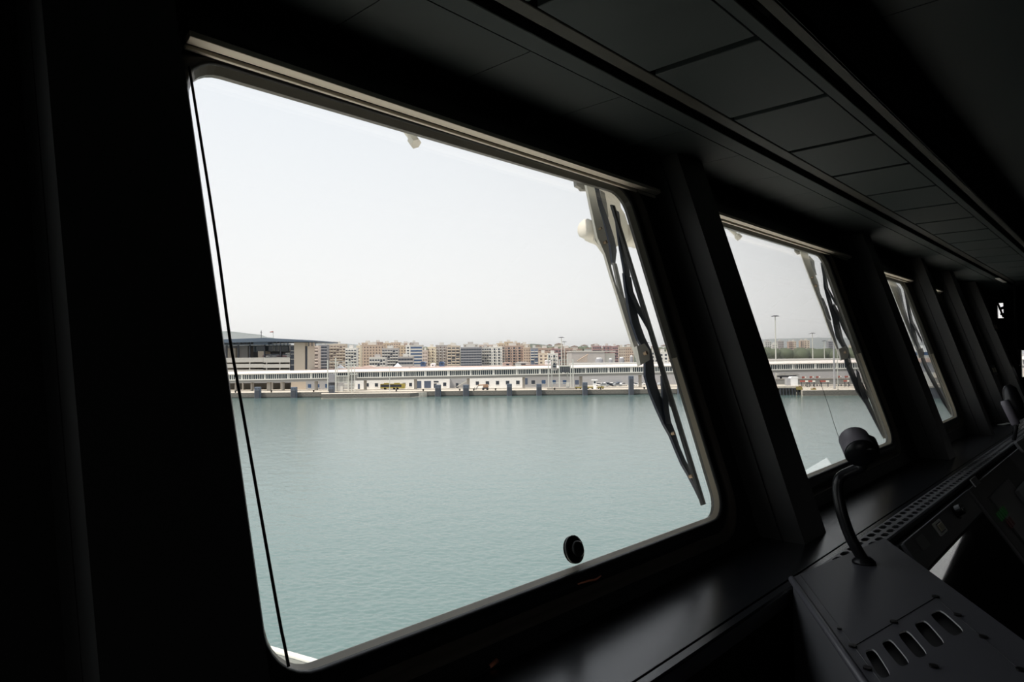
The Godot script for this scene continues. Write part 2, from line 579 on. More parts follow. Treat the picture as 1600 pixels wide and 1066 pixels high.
func pillars():
	for i in PILLAR.size():
		var p: Array = PILLAR[i]
		var where: String = ["", "dark casing between the view's edge and the large near window", "dark casing between the large near window and the second window", "dark casing between the second and the third window", "dark casing between the third and the fourth window", "dark casing between the fourth and the last window", "dark casing at the far end of the front bulkhead"][i]
		if i == 0: where = "dark casing at the near end of the front bulkhead"
		var o := on_wall("pillar_%d" % (i + 1), where, "pillar", "", "structure")
		for q in [[0.0, 0.072, 0.0, "casing_base"], [0.072, 0.079, 0.006, "casing_groove"], [0.079, 0.148, 0.0, "casing_cover"]]:
			var st := start()
			var c := []
			for k in 8:
				var z: float = q[1] if k & 4 else q[0]
				c.append(Vector3(p[1] - q[2] if k & 1 else p[0] + q[2], top_v(z) if k & 2 else low_v(z), z))
			eight(st, c)
			put(st, q[3], M["pillar_paint"] if q[3] != "casing_groove" else M["rubber"], o)

func ceiling_panels():
	var o := thing("ceiling", "dark stepped ceiling of the bridge with panel joints", "ceiling", Vector3.ZERO, 0.0, "", "structure")
	var y := SOFFIT
	var st := start()
	bx(st, Vector3(NEAR_END, y + 0.06, -1.62), Vector3(FAR_END, y + 0.10, -0.57))
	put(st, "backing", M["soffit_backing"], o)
	st = start()
	bx(st, Vector3(NEAR_END, y + 0.25, -0.7), Vector3(FAR_END, y + 0.36, AFT + 0.08))
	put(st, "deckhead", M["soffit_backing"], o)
	# row of panels beside the windows
	var s := 1.30 - 0.42 * 8
	var panel_mesh: Mesh
	var a := 0.0
	while s < FAR_END:
		a = maxf(s, NEAR_END)
		var b := minf(s + 0.417, FAR_END)
		if b > a + 0.05:
			st = start()
			bx(st, Vector3(a, y, -1.46), Vector3(b, y + 0.02, -1.132))
			put(st, "window_panel", M["soffit_paint"], o)
		s += 0.42
	for q in [[-1.130, -1.067, 0.0, "edge_board", "soffit_paint"], [-1.026, -0.982, 0.0, "trim_strip", "soffit_trim"], [-0.672, -0.638, 0.0, "border_board", "soffit_paint"], [-0.603, -0.568, 0.0, "step_strip", "soffit_trim"]]:
		st = start()
		cut_box(st, Vector3(NEAR_END, y, q[0]), Vector3(FAR_END, y + 0.03, q[1]), 0.002)
		put(st, q[3], M[q[4]], o)
	s = 1.655 - 0.51 * 8
	while s < FAR_END:
		a = maxf(s, NEAR_END)
		var b2 := minf(s + 0.478, FAR_END)
		if b2 > a + 0.05:
			st = start()
			cut_box(st, Vector3(a, y, -0.977), Vector3(b2, y + 0.02, -0.674), 0.002)
			put(st, "inner_panel", M["soffit_paint"], o)
		s += 0.51
	st = start()
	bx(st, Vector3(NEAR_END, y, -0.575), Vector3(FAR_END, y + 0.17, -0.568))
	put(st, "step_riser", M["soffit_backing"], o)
	s = NEAR_END
	while s < FAR_END:
		st = start()
		bx(st, Vector3(s, y + 0.161, -0.568), Vector3(minf(s + 4.295, FAR_END), y + 0.18, AFT))
		put(st, "upper_panel", M["soffit_paint"], o)
		s += 4.3

# ---------- consoles ----------
func consoles():
	# cross-section along the bridge, z and y
	var y0 := LEDGE
	var n0 := 0.605
	var slope := 1.45
	var e0 := 2.62
	var e1 := 9.4
	var face := func(dn: float) -> Vector2: return Vector2(-(n0 - dn), y0 - 0.012 - slope * dn)
	var c := thing("bridge_console", "long dark sloping bridge console with perforated grille and instruments", "console", Vector3(e0, 0, -0.6))
	var t0 := Transform3D(Basis(), -Vector3(e0, 0, -0.6))
	var st := start()
	var low: Vector2 = face.call(0.33)
	var section := PackedVector2Array([Vector2(-0.712, 0.0), Vector2(-0.712, y0 - 0.04), Vector2(-0.615, y0 - 0.04), face.call(-0.0) - Vector2(0.012, 0.01), low - Vector2(0.012, 0.01), low + Vector2(0.25, -0.06), low + Vector2(0.25, -0.10), Vector2(-0.4, y0 - 0.6), Vector2(-0.4, 0.0)])
	var loops := []
	for s in [e0, e1]:
		var l := PackedVector3Array()
		for p in section: l.append(t0 * Vector3(s, p.y, p.x))
		loops.append(l)
	loft(st, loops, true)
	put(st, "console_body", M["console_dark"], c)
	# perforated grille along the back
	st = start()
	var pitch := 0.074
	var z0 := -0.72
	var z1 := -0.651
	var rows := 2
	var x := 2.03
	var col := 0
	while x < e1:
		for r in rows:
			var off := pitch / 2 * (r % 2)
			var za := lerpf(z0, z1, float(r) / rows)
			var zb := lerpf(z0, z1, float(r + 1) / rows)
			var zm := (za + zb) / 2
			var hole := PackedVector3Array()
			var edge := PackedVector3Array()
			var hw := pitch * 0.42
			var hh := (zb - za) * 0.31
			var q := [[-hw, 0.0], [-hw * 0.6, hh], [hw * 0.6, hh], [hw, 0.0], [hw * 0.6, -hh], [-hw * 0.6, -hh]]
			var w2 := pitch / 2
			var h2 := (zb - za) / 2
			var rim := [[-w2, 0.0], [-w2, h2], [w2, h2], [w2, 0.0], [w2, -h2], [-w2, -h2]]
			var deep := PackedVector3Array()
			for k in 6:
				hole.append(t0 * Vector3(x + off + q[k][0], y0 + 0.002, zm + q[k][1]))
				deep.append(t0 * Vector3(x + off + q[k][0], y0 - 0.006, zm + q[k][1]))
				edge.append(t0 * Vector3(x + off + rim[k][0], y0 + 0.002, zm + rim[k][1]))
			loft(st, [edge, hole, deep])
		x += pitch
		col += 1
	put(st, "perforated_grille", M["grille_steel"], c)
	st = start()
	bx(st, Vector3(1.99, y0 - 0.034, -0.716), Vector3(e1, y0 - 0.03, -0.651), t0)
	put(st, "grille_tray", M["soffit_backing"], c)
	st = start()
	bx(st, Vector3(1.99, y0 - 0.006, -0.655), Vector3(e1, y0 + 0.004, -0.646), t0)
	put(st, "grille_edge", M["grille_steel"], c)
	# sloping fascia pieces; local frame: x along, y up the slope, z out of the face
	var ang := atan(slope)
	var origin := Vector3(e0, y0 - 0.012, -n0)
	var tf := t0 * Transform3D(Basis(Vector3(1, 0, 0), Vector3(0, sin(ang), -cos(ang)), Vector3(0, cos(ang), sin(ang))), origin)
	var pieces := [["fascia", 0.0, 1.17, -0.104, 0.0, 0.006, "console_mid"], ["screen_bezel", 0.0, 1.19, -0.56, -0.106, 0.004, "console_dark"], ["side_strip", 1.185, 1.23, -0.56, 0.0, 0.01, "console_mid"], ["fascia", 1.25, 2.6, -0.56, 0.0, 0.006, "console_dark"], ["fascia", 2.62, 4.2, -0.56, 0.0, 0.006, "console_mid"], ["fascia", 4.22, 6.7, -0.56, 0.0, 0.006, "console_dark"]]
	for p in pieces:
		st = start()
		cut_box(st, Vector3(p[1], p[3], -0.01), Vector3(p[2], p[4], p[5]), 0.002, tf)
		put(st, p[0], M[p[6]], c)
	st = start()
	bx(st, Vector3(0.02, -0.55, 0.0), Vector3(1.17, -0.112, 0.007), tf)
	put(st, "screen", M["screen_glass"], c)
	st = start()
	cut_box(st, Vector3(0.0, -0.004, 0.0), Vector3(1.2, 0.004, 0.01), 0.002, tf)
	put(st, "fascia_edge", M["console_grey"], c)
	# controls on the fascia, found on the face
	var inv := (Transform3D(Basis(), Vector3(e0, 0, -0.6)) * tf).affine_inverse()
	var spot := func(px: float, py: float) -> Vector3:
		var o: Vector3 = inv * cam.position
		var r: Vector3 = inv.basis * ray(px, py)
		return o + r * ((0.006 - o.z) / r.z)
	var b1: Vector3 = spot.call(1440.5, 848)
	st = start()
	cut_box(st, b1 + Vector3(-0.05, -0.022, 0), b1 + Vector3(0.05, 0.022, 0.006), 0.001, tf)
	put(st, "name_plate", M["button_grey"], c)
	var b2: Vector3 = spot.call(1467, 825)
	st = start()
	cut_box(st, b2 + Vector3(-0.055, -0.026, 0), b2 + Vector3(0.055, 0.026, 0.008), 0.002, tf)
	var sw := put(st, "rocker_switch", M["button_white"], c)
	st = start()
	bx(st, b2 + Vector3(-0.036, -0.018, 0.007), b2 + Vector3(0.036, 0.018, 0.0085), tf)
	put(st, "switch_gap", M["black_plastic"], sw)
	st = start()
	cut_box(st, b2 + Vector3(-0.031, -0.014, 0.006), b2 + Vector3(0.031, 0.014, 0.013), 0.002, tf)
	put(st, "rocker", M["button_warm"], sw)
	var b3: Vector3 = spot.call(1493, 800)
	st = start()
	var kn := []
	for k in [[0.0, 0.04], [0.006, 0.04], [0.008, 0.03], [0.03, 0.028], [0.034, 0.024]]:
		var l := PackedVector3Array()
		for q in 18: l.append(tf * (b3 + Vector3(cos(TAU * q / 18) * k[1], sin(TAU * q / 18) * k[1] * 0.8, k[0])))
		kn.append(l)
	loft(st, kn, true)
	var knob := put(st, "control_knob", M["black_plastic"], c)
	st = start()
	bx(st, b3 + Vector3(-0.026, -0.004, 0.033), b3 + Vector3(0.014, 0.008, 0.037), tf)
	put(st, "knob_cap", M["chrome"], knob)
	var b4: Vector3 = spot.call(1523, 753)
	st = start()
	cut_box(st, b4 + Vector3(-0.07, -0.02, 0), b4 + Vector3(0.07, 0.02, 0.006), 0.001, tf)
	put(st, "name_plate", M["button_grey"], c)
	# display unit with green figures further along
	var d0: Vector3 = spot.call(1548, 778)
	var d1: Vector3 = spot.call(1595, 835)
	st = start()
	cut_box(st, Vector3(d0.x - 0.05, d1.y - 0.15, 0.0), Vector3(d0.x + 0.62, d0.y + 0.01, 0.014), 0.003, tf)
	var du := put(st, "display_unit", M["console_mid"], c)
	var dg: Vector3 = spot.call(1563, 804)
	var dr: Vector3 = spot.call(1578, 815)
	for q in [[dg, 5, "digits_green", 0.03, "green_digit"], [dr, 3, "digits_red", 0.026, "red_digit"]]:
		for k in q[1]:
			st = start()
			var at: Vector3 = q[0] + Vector3((k - 2) * 0.05, 0, 0.009)
			bx(st, at + Vector3(-0.016, -0.02, 0), at + Vector3(0.016, 0.02, 0.002), tf)
			put(st, q[4], M[q[2]], du)
	var d4: Vector3 = spot.call(1593, 772)
	st = start()
	cut_box(st, d4 + Vector3(-0.12, -0.05, 0), d4 + Vector3(0.3, 0.03, 0.03), 0.004, tf)
	put(st, "button_panel", M["button_grey"], c)
	for k in 4:
		var d5: Vector3 = spot.call(1591 + k * 3, 697 - k * 2)
		st = start()
		cut_box(st, d5 + Vector3(-0.08, -0.05, 0), d5 + Vector3(0.02, 0.03, 0.02), 0.003, tf)
		put(st, "push_button", M["button_grey"], c)

	# grey wing unit at the near end of the console, mitred against the grille
	var yt := EYE - 0.62
	var A := flat_at(1237, 903, yt)
	var B := flat_at(1382, 841, yt)
	var C := flat_at(1600, 1001, yt)
	var Dp := A + (C - B)
	var base := (A + C) / 2
	base.y = 0.0
	var u := thing("console_wing", "grey steel console wing with five vent slots and screws at lower right", "console", base)
	var ext := (C - B) * 0.25
	var corner := [A, B, C + ext, Dp + ext]
	var poly := PackedVector2Array()
	for p in corner: poly.append(Vector2(p.x - base.x, p.z - base.z))
	var comb := CSGCombiner3D.new()
	comb.name = "top_plate"
	var topc := CSGPolygon3D.new()
	topc.name = "plate_blank"
	topc.polygon = poly
	topc.depth = 0.004
	topc.rotation.x = PI / 2
	topc.position.y = yt - 0.004
	topc.material = M["console_grey"]
	comb.add_child(topc)
	var slots := [[[330, 940], [375, 930], [445, 1040], [400, 1055]], [[395, 905], [440, 890], [520, 990], [480, 1010]], [[460, 870], [510, 855], [590, 955], [550, 975]], [[525, 830], [580, 815], [660, 910], [615, 935]], [[590, 790], [640, 775], [740, 860], [690, 890]]]
	for s in slots:
		var q := []
		for p in s:
			var w := flat_at(1220 + p[0] / 2.563, 650 + p[1] / 2.563, yt)
			q.append(Vector2(w.x - base.x, w.z - base.z))
		var m0: Vector2 = (q[0] + q[1]) / 2
		var m1: Vector2 = (q[2] + q[3]) / 2
		var ax: Vector2 = (m1 - m0) / 2
		var sd: Vector2 = (q[1] - q[0] + q[2] - q[3]) / 4
		var mid: Vector2 = (m0 + m1) / 2
		var ov := PackedVector2Array()
		for k in 20:
			var a := TAU * k / 20
			var ca := signf(cos(a)) * pow(absf(cos(a)), 0.45)
			var sa := signf(sin(a)) * pow(absf(sin(a)), 0.6)
			ov.append(mid + ax * ca + sd * sa)
		var cut := CSGPolygon3D.new()
		cut.name = "slot_cut"
		cut.polygon = ov
		cut.depth = 0.05
		cut.rotation.x = PI / 2
		cut.position.y = yt - 0.03
		cut.operation = CSGShape3D.OPERATION_SUBTRACTION
		comb.add_child(cut, true)
	u.add_child(comb)
	st = start()
	loops = []
	var mid3 := Vector2.ZERO
	for p in poly: mid3 += p / 4.0
	for k in [[0.0, 0.03], [yt - 0.35, 0.0], [yt - 0.012, 0.0], [yt - 0.002, -0.006], [yt + 0.0, 0.002], [yt - 0.03, 0.01]]:
		var l := PackedVector3Array()
		for p in poly:
			var q: Vector2 = p + (mid3 - p).normalized() * (k[1] + 0.004)
			l.append(Vector3(q.x, k[0], q.y))
		loops.append(l)
	loft(st, loops)
	put(st, "wing_body", M["console_mid"], u)
	st = start()
	loops = []
	for k in [yt - 0.02, yt - 0.014]:
		var l := PackedVector3Array()
		for p in poly:
			var q: Vector2 = p + (mid3 - p) * 0.02
			l.append(Vector3(q.x, k, q.y))
		loops.append(l)
	loft(st, loops, true)
	put(st, "slot_tray", M["console_dark"], u)
	# rolled edge and the seam beside it
	st = start(true)
	var ea := Vector3(poly[0].x, yt - 0.004, poly[0].y)
	var ed := Vector3(poly[3].x, yt - 0.004, poly[3].y)
	tube(st, [ea, ed], 0.009, 10)
	put(st, "rolled_edge", M["console_grey"], u)
	st = start()
	var ins := (Vector3(poly[1].x - poly[0].x, 0, poly[1].y - poly[0].y)).normalized() * 0.045
	var sa2 := ea + ins + Vector3(0, 0.0042, 0)
	var sb2 := ed + ins + Vector3(0, 0.0042, 0)
	tube(st, [sa2, sb2], 0.0012, 4)
	put(st, "seam", M["console_dark"], u)
	for p in [[288, 925], [453, 828], [620, 727], [708, 800], [347, 1014], [612, 1006], [810, 888], [960, 1020], [235, 855]]:
		var w := flat_at(1220 + p[0] / 2.563, 650 + p[1] / 2.563, yt) - base
		w.y = yt
		st = start()
		disc(st, w, Vector3.UP, 0.0085 if p[0] != 235 else 0.005, 0.004, 10)
		put(st, "screw", M["black_plastic"], u)
	# panel outline seam round the slots
	st = start()
	var ring := []
	for p in [[290, 925], [620, 727], [960, 1020]]:
		var w := flat_at(1220 + p[0] / 2.563, 650 + p[1] / 2.563, yt + 0.0003) - base
		w.y = yt + 0.0003
		ring.append(w)
	tube(st, [ring[0], ring[1]], 0.001, 4)
	tube(st, [ring[1], ring[2]], 0.001, 4)
	put(st, "seam", M["console_dark"], u)

# ---------- wipers ----------
var slim := 0.45

func px_w(x: float, y: float, w: float, out: float) -> float:
	return absf(wall_at(x + w / 2, y, out).x - wall_at(x - w / 2, y, out).x)

func wiper_bar(list: Array, widths: Array, out: float, thick: float, called: String, m: String, parent: Node3D):
	var pts := wall_line(list, out)
	var w := []
	for i in list.size(): w.append(px_w(list[i][0], list[i][1], widths[mini(i, widths.size() - 1)], out))
	var st := start()
	bar(st, pts, w, -out - thick * slim / 2, -out + thick * slim / 2)
	return put(st, called, M[m], parent)

func wiper_plate(list: Array, out: float, thick: float, called: String, m: String, parent: Node3D):
	var st := start()
	plate(st, PackedVector2Array(wall_line(list, out)), -out - thick * slim / 2, -out + thick * slim / 2)
	return put(st, called, M[m], parent)

func wiper_bolt(x: float, y: float, out: float, r: float, m: String, parent: Node3D):
	var p := wall_at(x, y, out)
	var st := start()
	disc(st, Vector3(p.x, p.y, -out), Vector3(0, 0, 1), r, 0.012, 8)
	put(st, "bolt", M[m], parent)

func wipers():
	var o := on_wall("window_wiper", "white wiper arm with dark blue yoke outside the large near window", "wiper", "window wipers")
	wiper_plate([[936, 292], [952, 294], [965, 303], [969, 326], [975, 335], [980, 351], [981, 372], [960, 388], [943, 397], [928, 376], [930, 340]], 0.19, 0.02, "motor_plate", "wiper_white", o)
	var st := start(true)
	for q in [[[912, 356], [936, 366], 9.0, 0.21], [[996, 376], [976, 366], 7.0, 0.21]]:
		var a := wall_at(q[0][0], q[0][1], q[3])
		var b := wall_at(q[1][0], q[1][1], q[3])
		var r := px_w(q[0][0], q[0][1], q[2], q[3])
		var A := Vector3(a.x, a.y, -q[3])
		var B := Vector3(b.x, b.y, -q[3])
		st = start(true)
		tube(st, [A, A.lerp(B, 0.1), A.lerp(B, 0.45), A.lerp(B, 0.5), B], [r * 0.8, r, r, r * 1.15, r * 1.15], 12)
		put(st, "motor_drum", M["wiper_white"], o)
	wiper_plate([[898, 283], [904, 280], [918, 286], [917, 298], [908, 298], [905, 294], [899, 291]], 0.15, 0.03, "pivot_bracket", "wiper_grey", o)
	wiper_plate([[914, 286], [916.5, 297], [921, 320], [926, 343], [932, 372], [944, 398], [953, 429], [965.5, 468], [975, 499], [994, 559], [997.5, 546], [984, 508], [972, 467], [961, 446], [954, 420], [948, 378], [939, 342], [933, 322], [926, 288]], 0.11, 0.022, "arm", "wiper_white", o)
	wiper_bar([[928, 288], [935, 318], [944, 342], [953, 372], [957, 390], [957, 412]], [8, 8, 8, 9, 8, 4], 0.14, 0.03, "spring_cover", "wiper_blue", o)
	wiper_bar([[940, 300], [943, 318], [946, 338]], [6, 7, 6], 0.145, 0.02, "spring", "wiper_grey", o)
	wiper_bar([[960, 412], [966, 440], [972, 466]], [4, 5, 5], 0.12, 0.02, "spring_link", "wiper_grey", o)
	wiper_bar([[972, 466], [982, 500], [992, 530]], [9, 13, 14], 0.115, 0.016, "arm_inner", "wiper_grey", o)
	wiper_bar([[978, 428.9], [981, 451], [987, 482], [992, 505], [1001, 530], [1012, 550], [1013.5, 566], [1014.5, 590], [1021, 612], [1031, 637], [1041, 660], [1050, 679], [1057, 699], [1067, 722.6], [1077, 739.5], [1088.6, 763], [1096, 781]], [8, 9, 11, 12, 12, 10, 12, 14, 14, 13, 12, 9, 7, 7, 7, 6, 4], 0.08, 0.02, "main_yoke", "wiper_blue", o)
	wiper_bar([[963, 330], [967, 360], [972, 390], [977, 417], [979.6, 430]], [5, 6, 7, 7, 8], 0.08, 0.018, "yoke_tip", "wiper_blue", o)
	wiper_bar([[981, 432], [985, 456], [995, 479.5], [1004, 494], [1016, 517]], [7, 7, 7, 6, 4], 0.075, 0.016, "side_yoke", "wiper_blue", o)
	wiper_bar([[968, 362], [974, 382], [981, 398]], [5, 5, 4], 0.075, 0.016, "side_yoke", "wiper_blue", o)
	wiper_bar([[1044, 664], [1040, 640], [1038, 615], [1035, 588]], [8, 8, 7, 4], 0.075, 0.016, "side_yoke", "wiper_blue", o)
	wiper_bar([[1041, 612], [1046, 626], [1052, 637]], [6, 6, 4], 0.075, 0.016, "side_yoke", "wiper_blue", o)
	wiper_bar([[957, 321], [1028, 555], [1099, 789]], [6, 7, 7], 0.062, 0.012, "blade_holder", "wiper_rubber", o)
	wiper_bar([[957, 321], [1028, 555], [1099, 789]], [3, 3, 3], 0.05, 0.014, "blade_lip", "black_plastic", o)
	wiper_plate([[992.5, 542], [1004.6, 537.7], [1012, 548], [1012.8, 563.5], [998.5, 572]], 0.06, 0.03, "clamp_block", "wiper_white", o)
	for b in [[1006.5, 553, 0.04, 0.007], [936, 358.5, 0.1, 0.005], [944, 380, 0.1, 0.007], [1049.5, 678, 0.07, 0.006], [1077, 745, 0.07, 0.006]]:
		wiper_bolt(b[0], b[1], b[2], b[3], "bolt_brass", o)

	slim = 0.25
	o = on_wall("window_wiper", "white wiper arm standing clear of its dark blade outside the second window", "wiper", "window wipers")
	wiper_plate([[1241, 386], [1246, 384], [1252, 389], [1252, 396], [1247, 398], [1242, 393]], 0.13, 0.03, "pivot_bracket", "wiper_grey", o)
	wiper_plate([[1249, 384], [1250.6, 395], [1258, 416], [1270, 447.6], [1282.8, 480], [1292, 507], [1302, 533], [1313.5, 563], [1314, 556], [1309, 543], [1298, 505], [1296, 499], [1286, 470], [1281, 458], [1277.6, 440], [1267, 416], [1259.6, 388]], 0.11, 0.022, "arm", "wiper_white", o)
	wiper_bar([[1268, 404], [1270, 416], [1273, 428]], [5, 4, 4], 0.13, 0.02, "spring", "wiper_grey", o)
	wiper_bar([[1284, 466], [1290, 482], [1296, 500]], [4, 5, 4], 0.09, 0.02, "spring_link", "wiper_grey", o)
	wiper_bar([[1285.5, 414], [1289, 434], [1291, 452], [1298, 477], [1305.5, 499], [1311.5, 527.6], [1321, 545], [1326, 572], [1340, 606], [1354, 627], [1366, 652.6], [1380, 680]], [4, 4, 5, 6, 8, 10, 8, 9, 9, 7, 5, 4], 0.08, 0.02, "main_yoke", "wiper_blue", o)
	wiper_bar([[1291, 448], [1299, 462], [1307, 476]], [3, 3, 3], 0.075, 0.014, "side_yoke", "wiper_blue", o)
	wiper_bar([[1302, 478], [1310, 492], [1318, 511.5], [1327, 530]], [5, 5, 5, 3], 0.075, 0.014, "side_yoke", "wiper_blue", o)
	wiper_bar([[1350, 622], [1344, 604], [1340, 580]], [6, 6, 3], 0.075, 0.014, "side_yoke", "wiper_blue", o)
	wiper_bar([[1346, 600], [1352, 612], [1357, 620]], [4, 4, 3], 0.075, 0.014, "side_yoke", "wiper_blue", o)
	wiper_bar([[1288, 412], [1336, 548], [1384, 685]], [6, 6.5, 7], 0.06, 0.016, "blade_holder", "wiper_rubber", o)
	wiper_plate([[1309.5, 545.7], [1319.6, 541.5], [1325.6, 549.8], [1323.6, 560.5], [1313.5, 563.5]], 0.06, 0.03, "clamp_block", "wiper_white", o)
	for b in [[1319, 551, 0.04, 0.008], [1268, 434, 0.1, 0.007], [1273.5, 447, 0.1, 0.009]]:
		wiper_bolt(b[0], b[1], b[2], b[3], "bolt_brass", o)

	slim = 0.2
	o = on_wall("window_wiper", "white wiper arm and dark blade filling the narrow third window", "wiper", "window wipers")
	wiper_plate([[1386, 431], [1388, 440], [1399, 468], [1410.6, 496], [1422, 524], [1433.5, 552], [1434, 549], [1430, 540.7], [1422, 512.5], [1410, 476], [1402, 452], [1397, 434]], 0.11, 0.022, "arm", "wiper_white", o)
	wiper_bar([[1414, 453], [1418, 473], [1423, 498.5], [1430, 530], [1439, 552], [1446, 572], [1458.5, 596], [1472.5, 623], [1486, 645]], [3, 3, 4, 6, 6, 6, 6, 5, 3], 0.08, 0.02, "main_yoke", "wiper_blue", o)
	wiper_bar([[1424, 500], [1433, 518], [1441, 534]], [3, 3, 2], 0.075, 0.014, "side_yoke", "wiper_blue", o)
	wiper_bar([[1413.5, 452], [1451, 550], [1489, 648]], [3, 3.5, 4], 0.06, 0.016, "blade_holder", "wiper_rubber", o)
	wiper_plate([[1432, 547], [1441, 544], [1444, 553], [1442, 559], [1436, 560]], 0.06, 0.03, "clamp_block", "wiper_white", o)
	wiper_bar([[1404, 448], [1410, 475], [1421, 512]], [4, 3, 3], 0.12, 0.02, "spring_link", "wiper_grey", o)

func bridge_things():
	# spray pipes that hang from above, outside
	for q in [[[628, 196], [640, 211], [650, 225], "white spray pipe with a hex nut outside the large near window", 0.012], [[1136, 354], [1147, 364], [1156, 373], "white spray pipe with a hex nut outside the second window", 0.012]]:
		var n := on_wall("spray_pipe", q[3], "pipe", "window spray pipes")
		var P := []
		for k in 3:
			var out: float = [0.10, 0.085, 0.07][k]
			var w := wall_at(q[k][0], q[k][1], out)
			P.append(Vector3(w.x, w.y, -out))
		var first: Vector3 = P[0] + (P[0] - P[1]) * 1.5
		var st := start(true)
		tube(st, [first, P[0], P[1], P[1].lerp(P[2], 0.5)], q[4] * 0.8, 10)
		put(st, "pipe", M["wiper_white"], n)
		st = start()
		tube(st, [P[1].lerp(P[2], 0.35), P[1].lerp(P[2], 0.5), P[2]], [q[4], q[4] * 1.4, q[4] * 1.4], 6)
		put(st, "hex_nut", M["wiper_white"], n)
	# blind cords inside
	var c := on_wall("blind_cord", "thin dark cord hanging along the left edge of the large near window", "cord")
	var pts := []
	for p in [[296.5, 104], [298, 119], [313, 213.7], [328, 308], [342.9, 407.5], [358.8, 526.7], [374.4, 615.4], [400, 761], [435, 960], [443.7, 1003.7], [451, 1042]]:
		var w := wall_at(p[0], p[1], -0.03)
		pts.append(Vector3(w.x, w.y, 0.03))
	var st := start(true)
	tube(st, curve(pts, 3), 0.0026, 6)
	put(st, "cord", M["black_plastic"], c)
	c = on_wall("blind_cord", "fine dark thread hanging down the middle of the second window", "cord")
	pts = []
	for p in [[1281, 595], [1296.5, 640], [1302.4, 659.7], [1313.5, 692.5], [1323, 719]]:
		var w := wall_at(p[0], p[1], -0.012)
		pts.append(Vector3(w.x, w.y, 0.012))
	st = start(true)
	tube(st, pts, 0.0011, 5)
	put(st, "cord", M["black_plastic"], c)
	# round suction knob stuck on the pane
	var k := on_wall("suction_knob", "round black suction knob stuck low on the large near window", "knob")
	var w0 := wall_at(902, 858, 0.0)
	var base := Vector3(w0.x, w0.y, -0.019)
	for q in [[0.0, 0.034, 0.005, "suction_cup", "rubber"], [0.005, 0.035, 0.009, "knob_disc", "black_plastic"], [0.014, 0.02, 0.012, "grip", "black_plastic"]]:
		st = start(true)
		var z: float = q[0]
		tube(st, [base + Vector3(0, 0, z), base + Vector3(0, 0, z + q[2] * 0.3), base + Vector3(0, 0, z + q[2] * 0.8), base + Vector3(0, 0, z + q[2])], [q[1] * 0.9, q[1], q[1], q[1] * 0.85], 20)
		put(st, q[3], M[q[4]], k)
	# frayed sealant on the frame lip
	var fr := on_wall("tape_scrap", "torn brownish tape scrap on the lower frame of the large near window", "tape")
	for q in [[[902, 913], [918, 908], [926, 906]], [[915, 909], [930, 906], [938, 900]]]:
		st = start()
		var l := []
		for p in q:
			var w := wall_at(p[0], p[1], -0.014)
			l.append(Vector3(w.x, w.y, 0.0165))
		tube(st, l, [0.002, 0.0028, 0.0015], 5)
		put(st, "strand", M["copper"], fr)
	# copper tipped lead on the ledge
	var tip := flat_at(777, 1032, LEDGE + 0.012)
	var ld := thing("cable_lead", "short black lead with a copper tip on the ledge", "cable", Vector3(tip.x, LEDGE, tip.z))
	var mid := flat_at(765, 1042, LEDGE + 0.006)
	var q0 := Vector3(tip.x, LEDGE, tip.z)
	var far := flat_at(735, 1060, LEDGE + 0.004)
	var far2 := flat_at(700, 1085, LEDGE + 0.004)
	st = start(true)
	tube(st, curve([far2 - q0, far - q0, mid - q0], 5), 0.0028, 7)
	put(st, "lead", M["black_plastic"], ld)
	st = start(true)
	tube(st, [mid - q0, tip - q0], [0.0042, 0.0052], 8)
	put(st, "copper_tip", M["copper"], ld)
	# gooseneck lamp on the grey wing unit
	gooseneck()
	# second lamp further along the console
	var lb := Vector3(6.1, LEDGE + 0.004, -0.69)
	var d1 := across_at(1588, 664, 6.1)
	var d2 := across_at(1569, 626, 6.1)
	var ln := thing("console_lamp", "black hooded console lamp with grey barrel at the far end of the console", "lamp", lb)
	st = start(true)
	tube(st, [d2 - lb, (d2 - lb).lerp(d1 - lb, 0.1), (d2 - lb).lerp(d1 - lb, 0.95), d1 - lb], [0.024, 0.029, 0.029, 0.024], 16)
	put(st, "barrel", M["lamp_cap"], ln)
	var hd := across_at(1578, 622, 6.16)
	st = start(true)
	tube(st, [across_at(1574, 602, 6.16) - lb, across_at(1577, 608, 6.16) - lb, across_at(1584, 632, 6.16) - lb, across_at(1594, 655, 6.16) - lb], [0.02, 0.045, 0.06, 0.05], 16)
	put(st, "hood", M["lamp_black"], ln)
	st = start(true)
	tube(st, curve([Vector3(0.02, 0.0, 0.02), Vector3(0.0, 0.04, 0.03), d1 - lb], 5), 0.014, 8)
	put(st, "neck", M["lamp_black"], ln)
	# bits on the far ledge
	var wb := flat_at(1563, 663, LEDGE + 0.002)
	var pb := thing("white_card", "small white card on the ledge by the far pillar", "card", wb)
	st = start()
	var ca := flat_at(1563, 664.5, LEDGE) - wb
	var cb := flat_at(1582, 661, LEDGE) - wb
	bar(st, [Vector2(ca.x, ca.z), Vector2(cb.x, cb.z)], 0.05, 0.0, 0.003)
	var card := put(st, "card", M["paper"], pb)
	card.rotation.x = PI / 2
	card.position.y = 0.003
	var pp := flat_at(1520, 673, LEDGE + 0.005)
	var pen := thing("pen", "thin copper coloured pen lying on the ledge below the third window", "pen", Vector3(pp.x, LEDGE, pp.z))
	st = start(true)
	var pa := flat_at(1511, 674.5, LEDGE + 0.005) - pen.position
	var pz := flat_at(1531, 673, LEDGE + 0.005) - pen.position
	tube(st, [pa, pa.lerp(pz, 0.06), pz], [0.001, 0.0045, 0.0045], 8)
	put(st, "pen_body", M["copper"], pen)
	st = start(true)
	tube(st, [pa.lerp(pz, 0.7) + Vector3(0, 0.004, 0), pz + Vector3(0, 0.004, 0)], 0.0022, 6)
	put(st, "pen_clip", M["chrome"], pen)
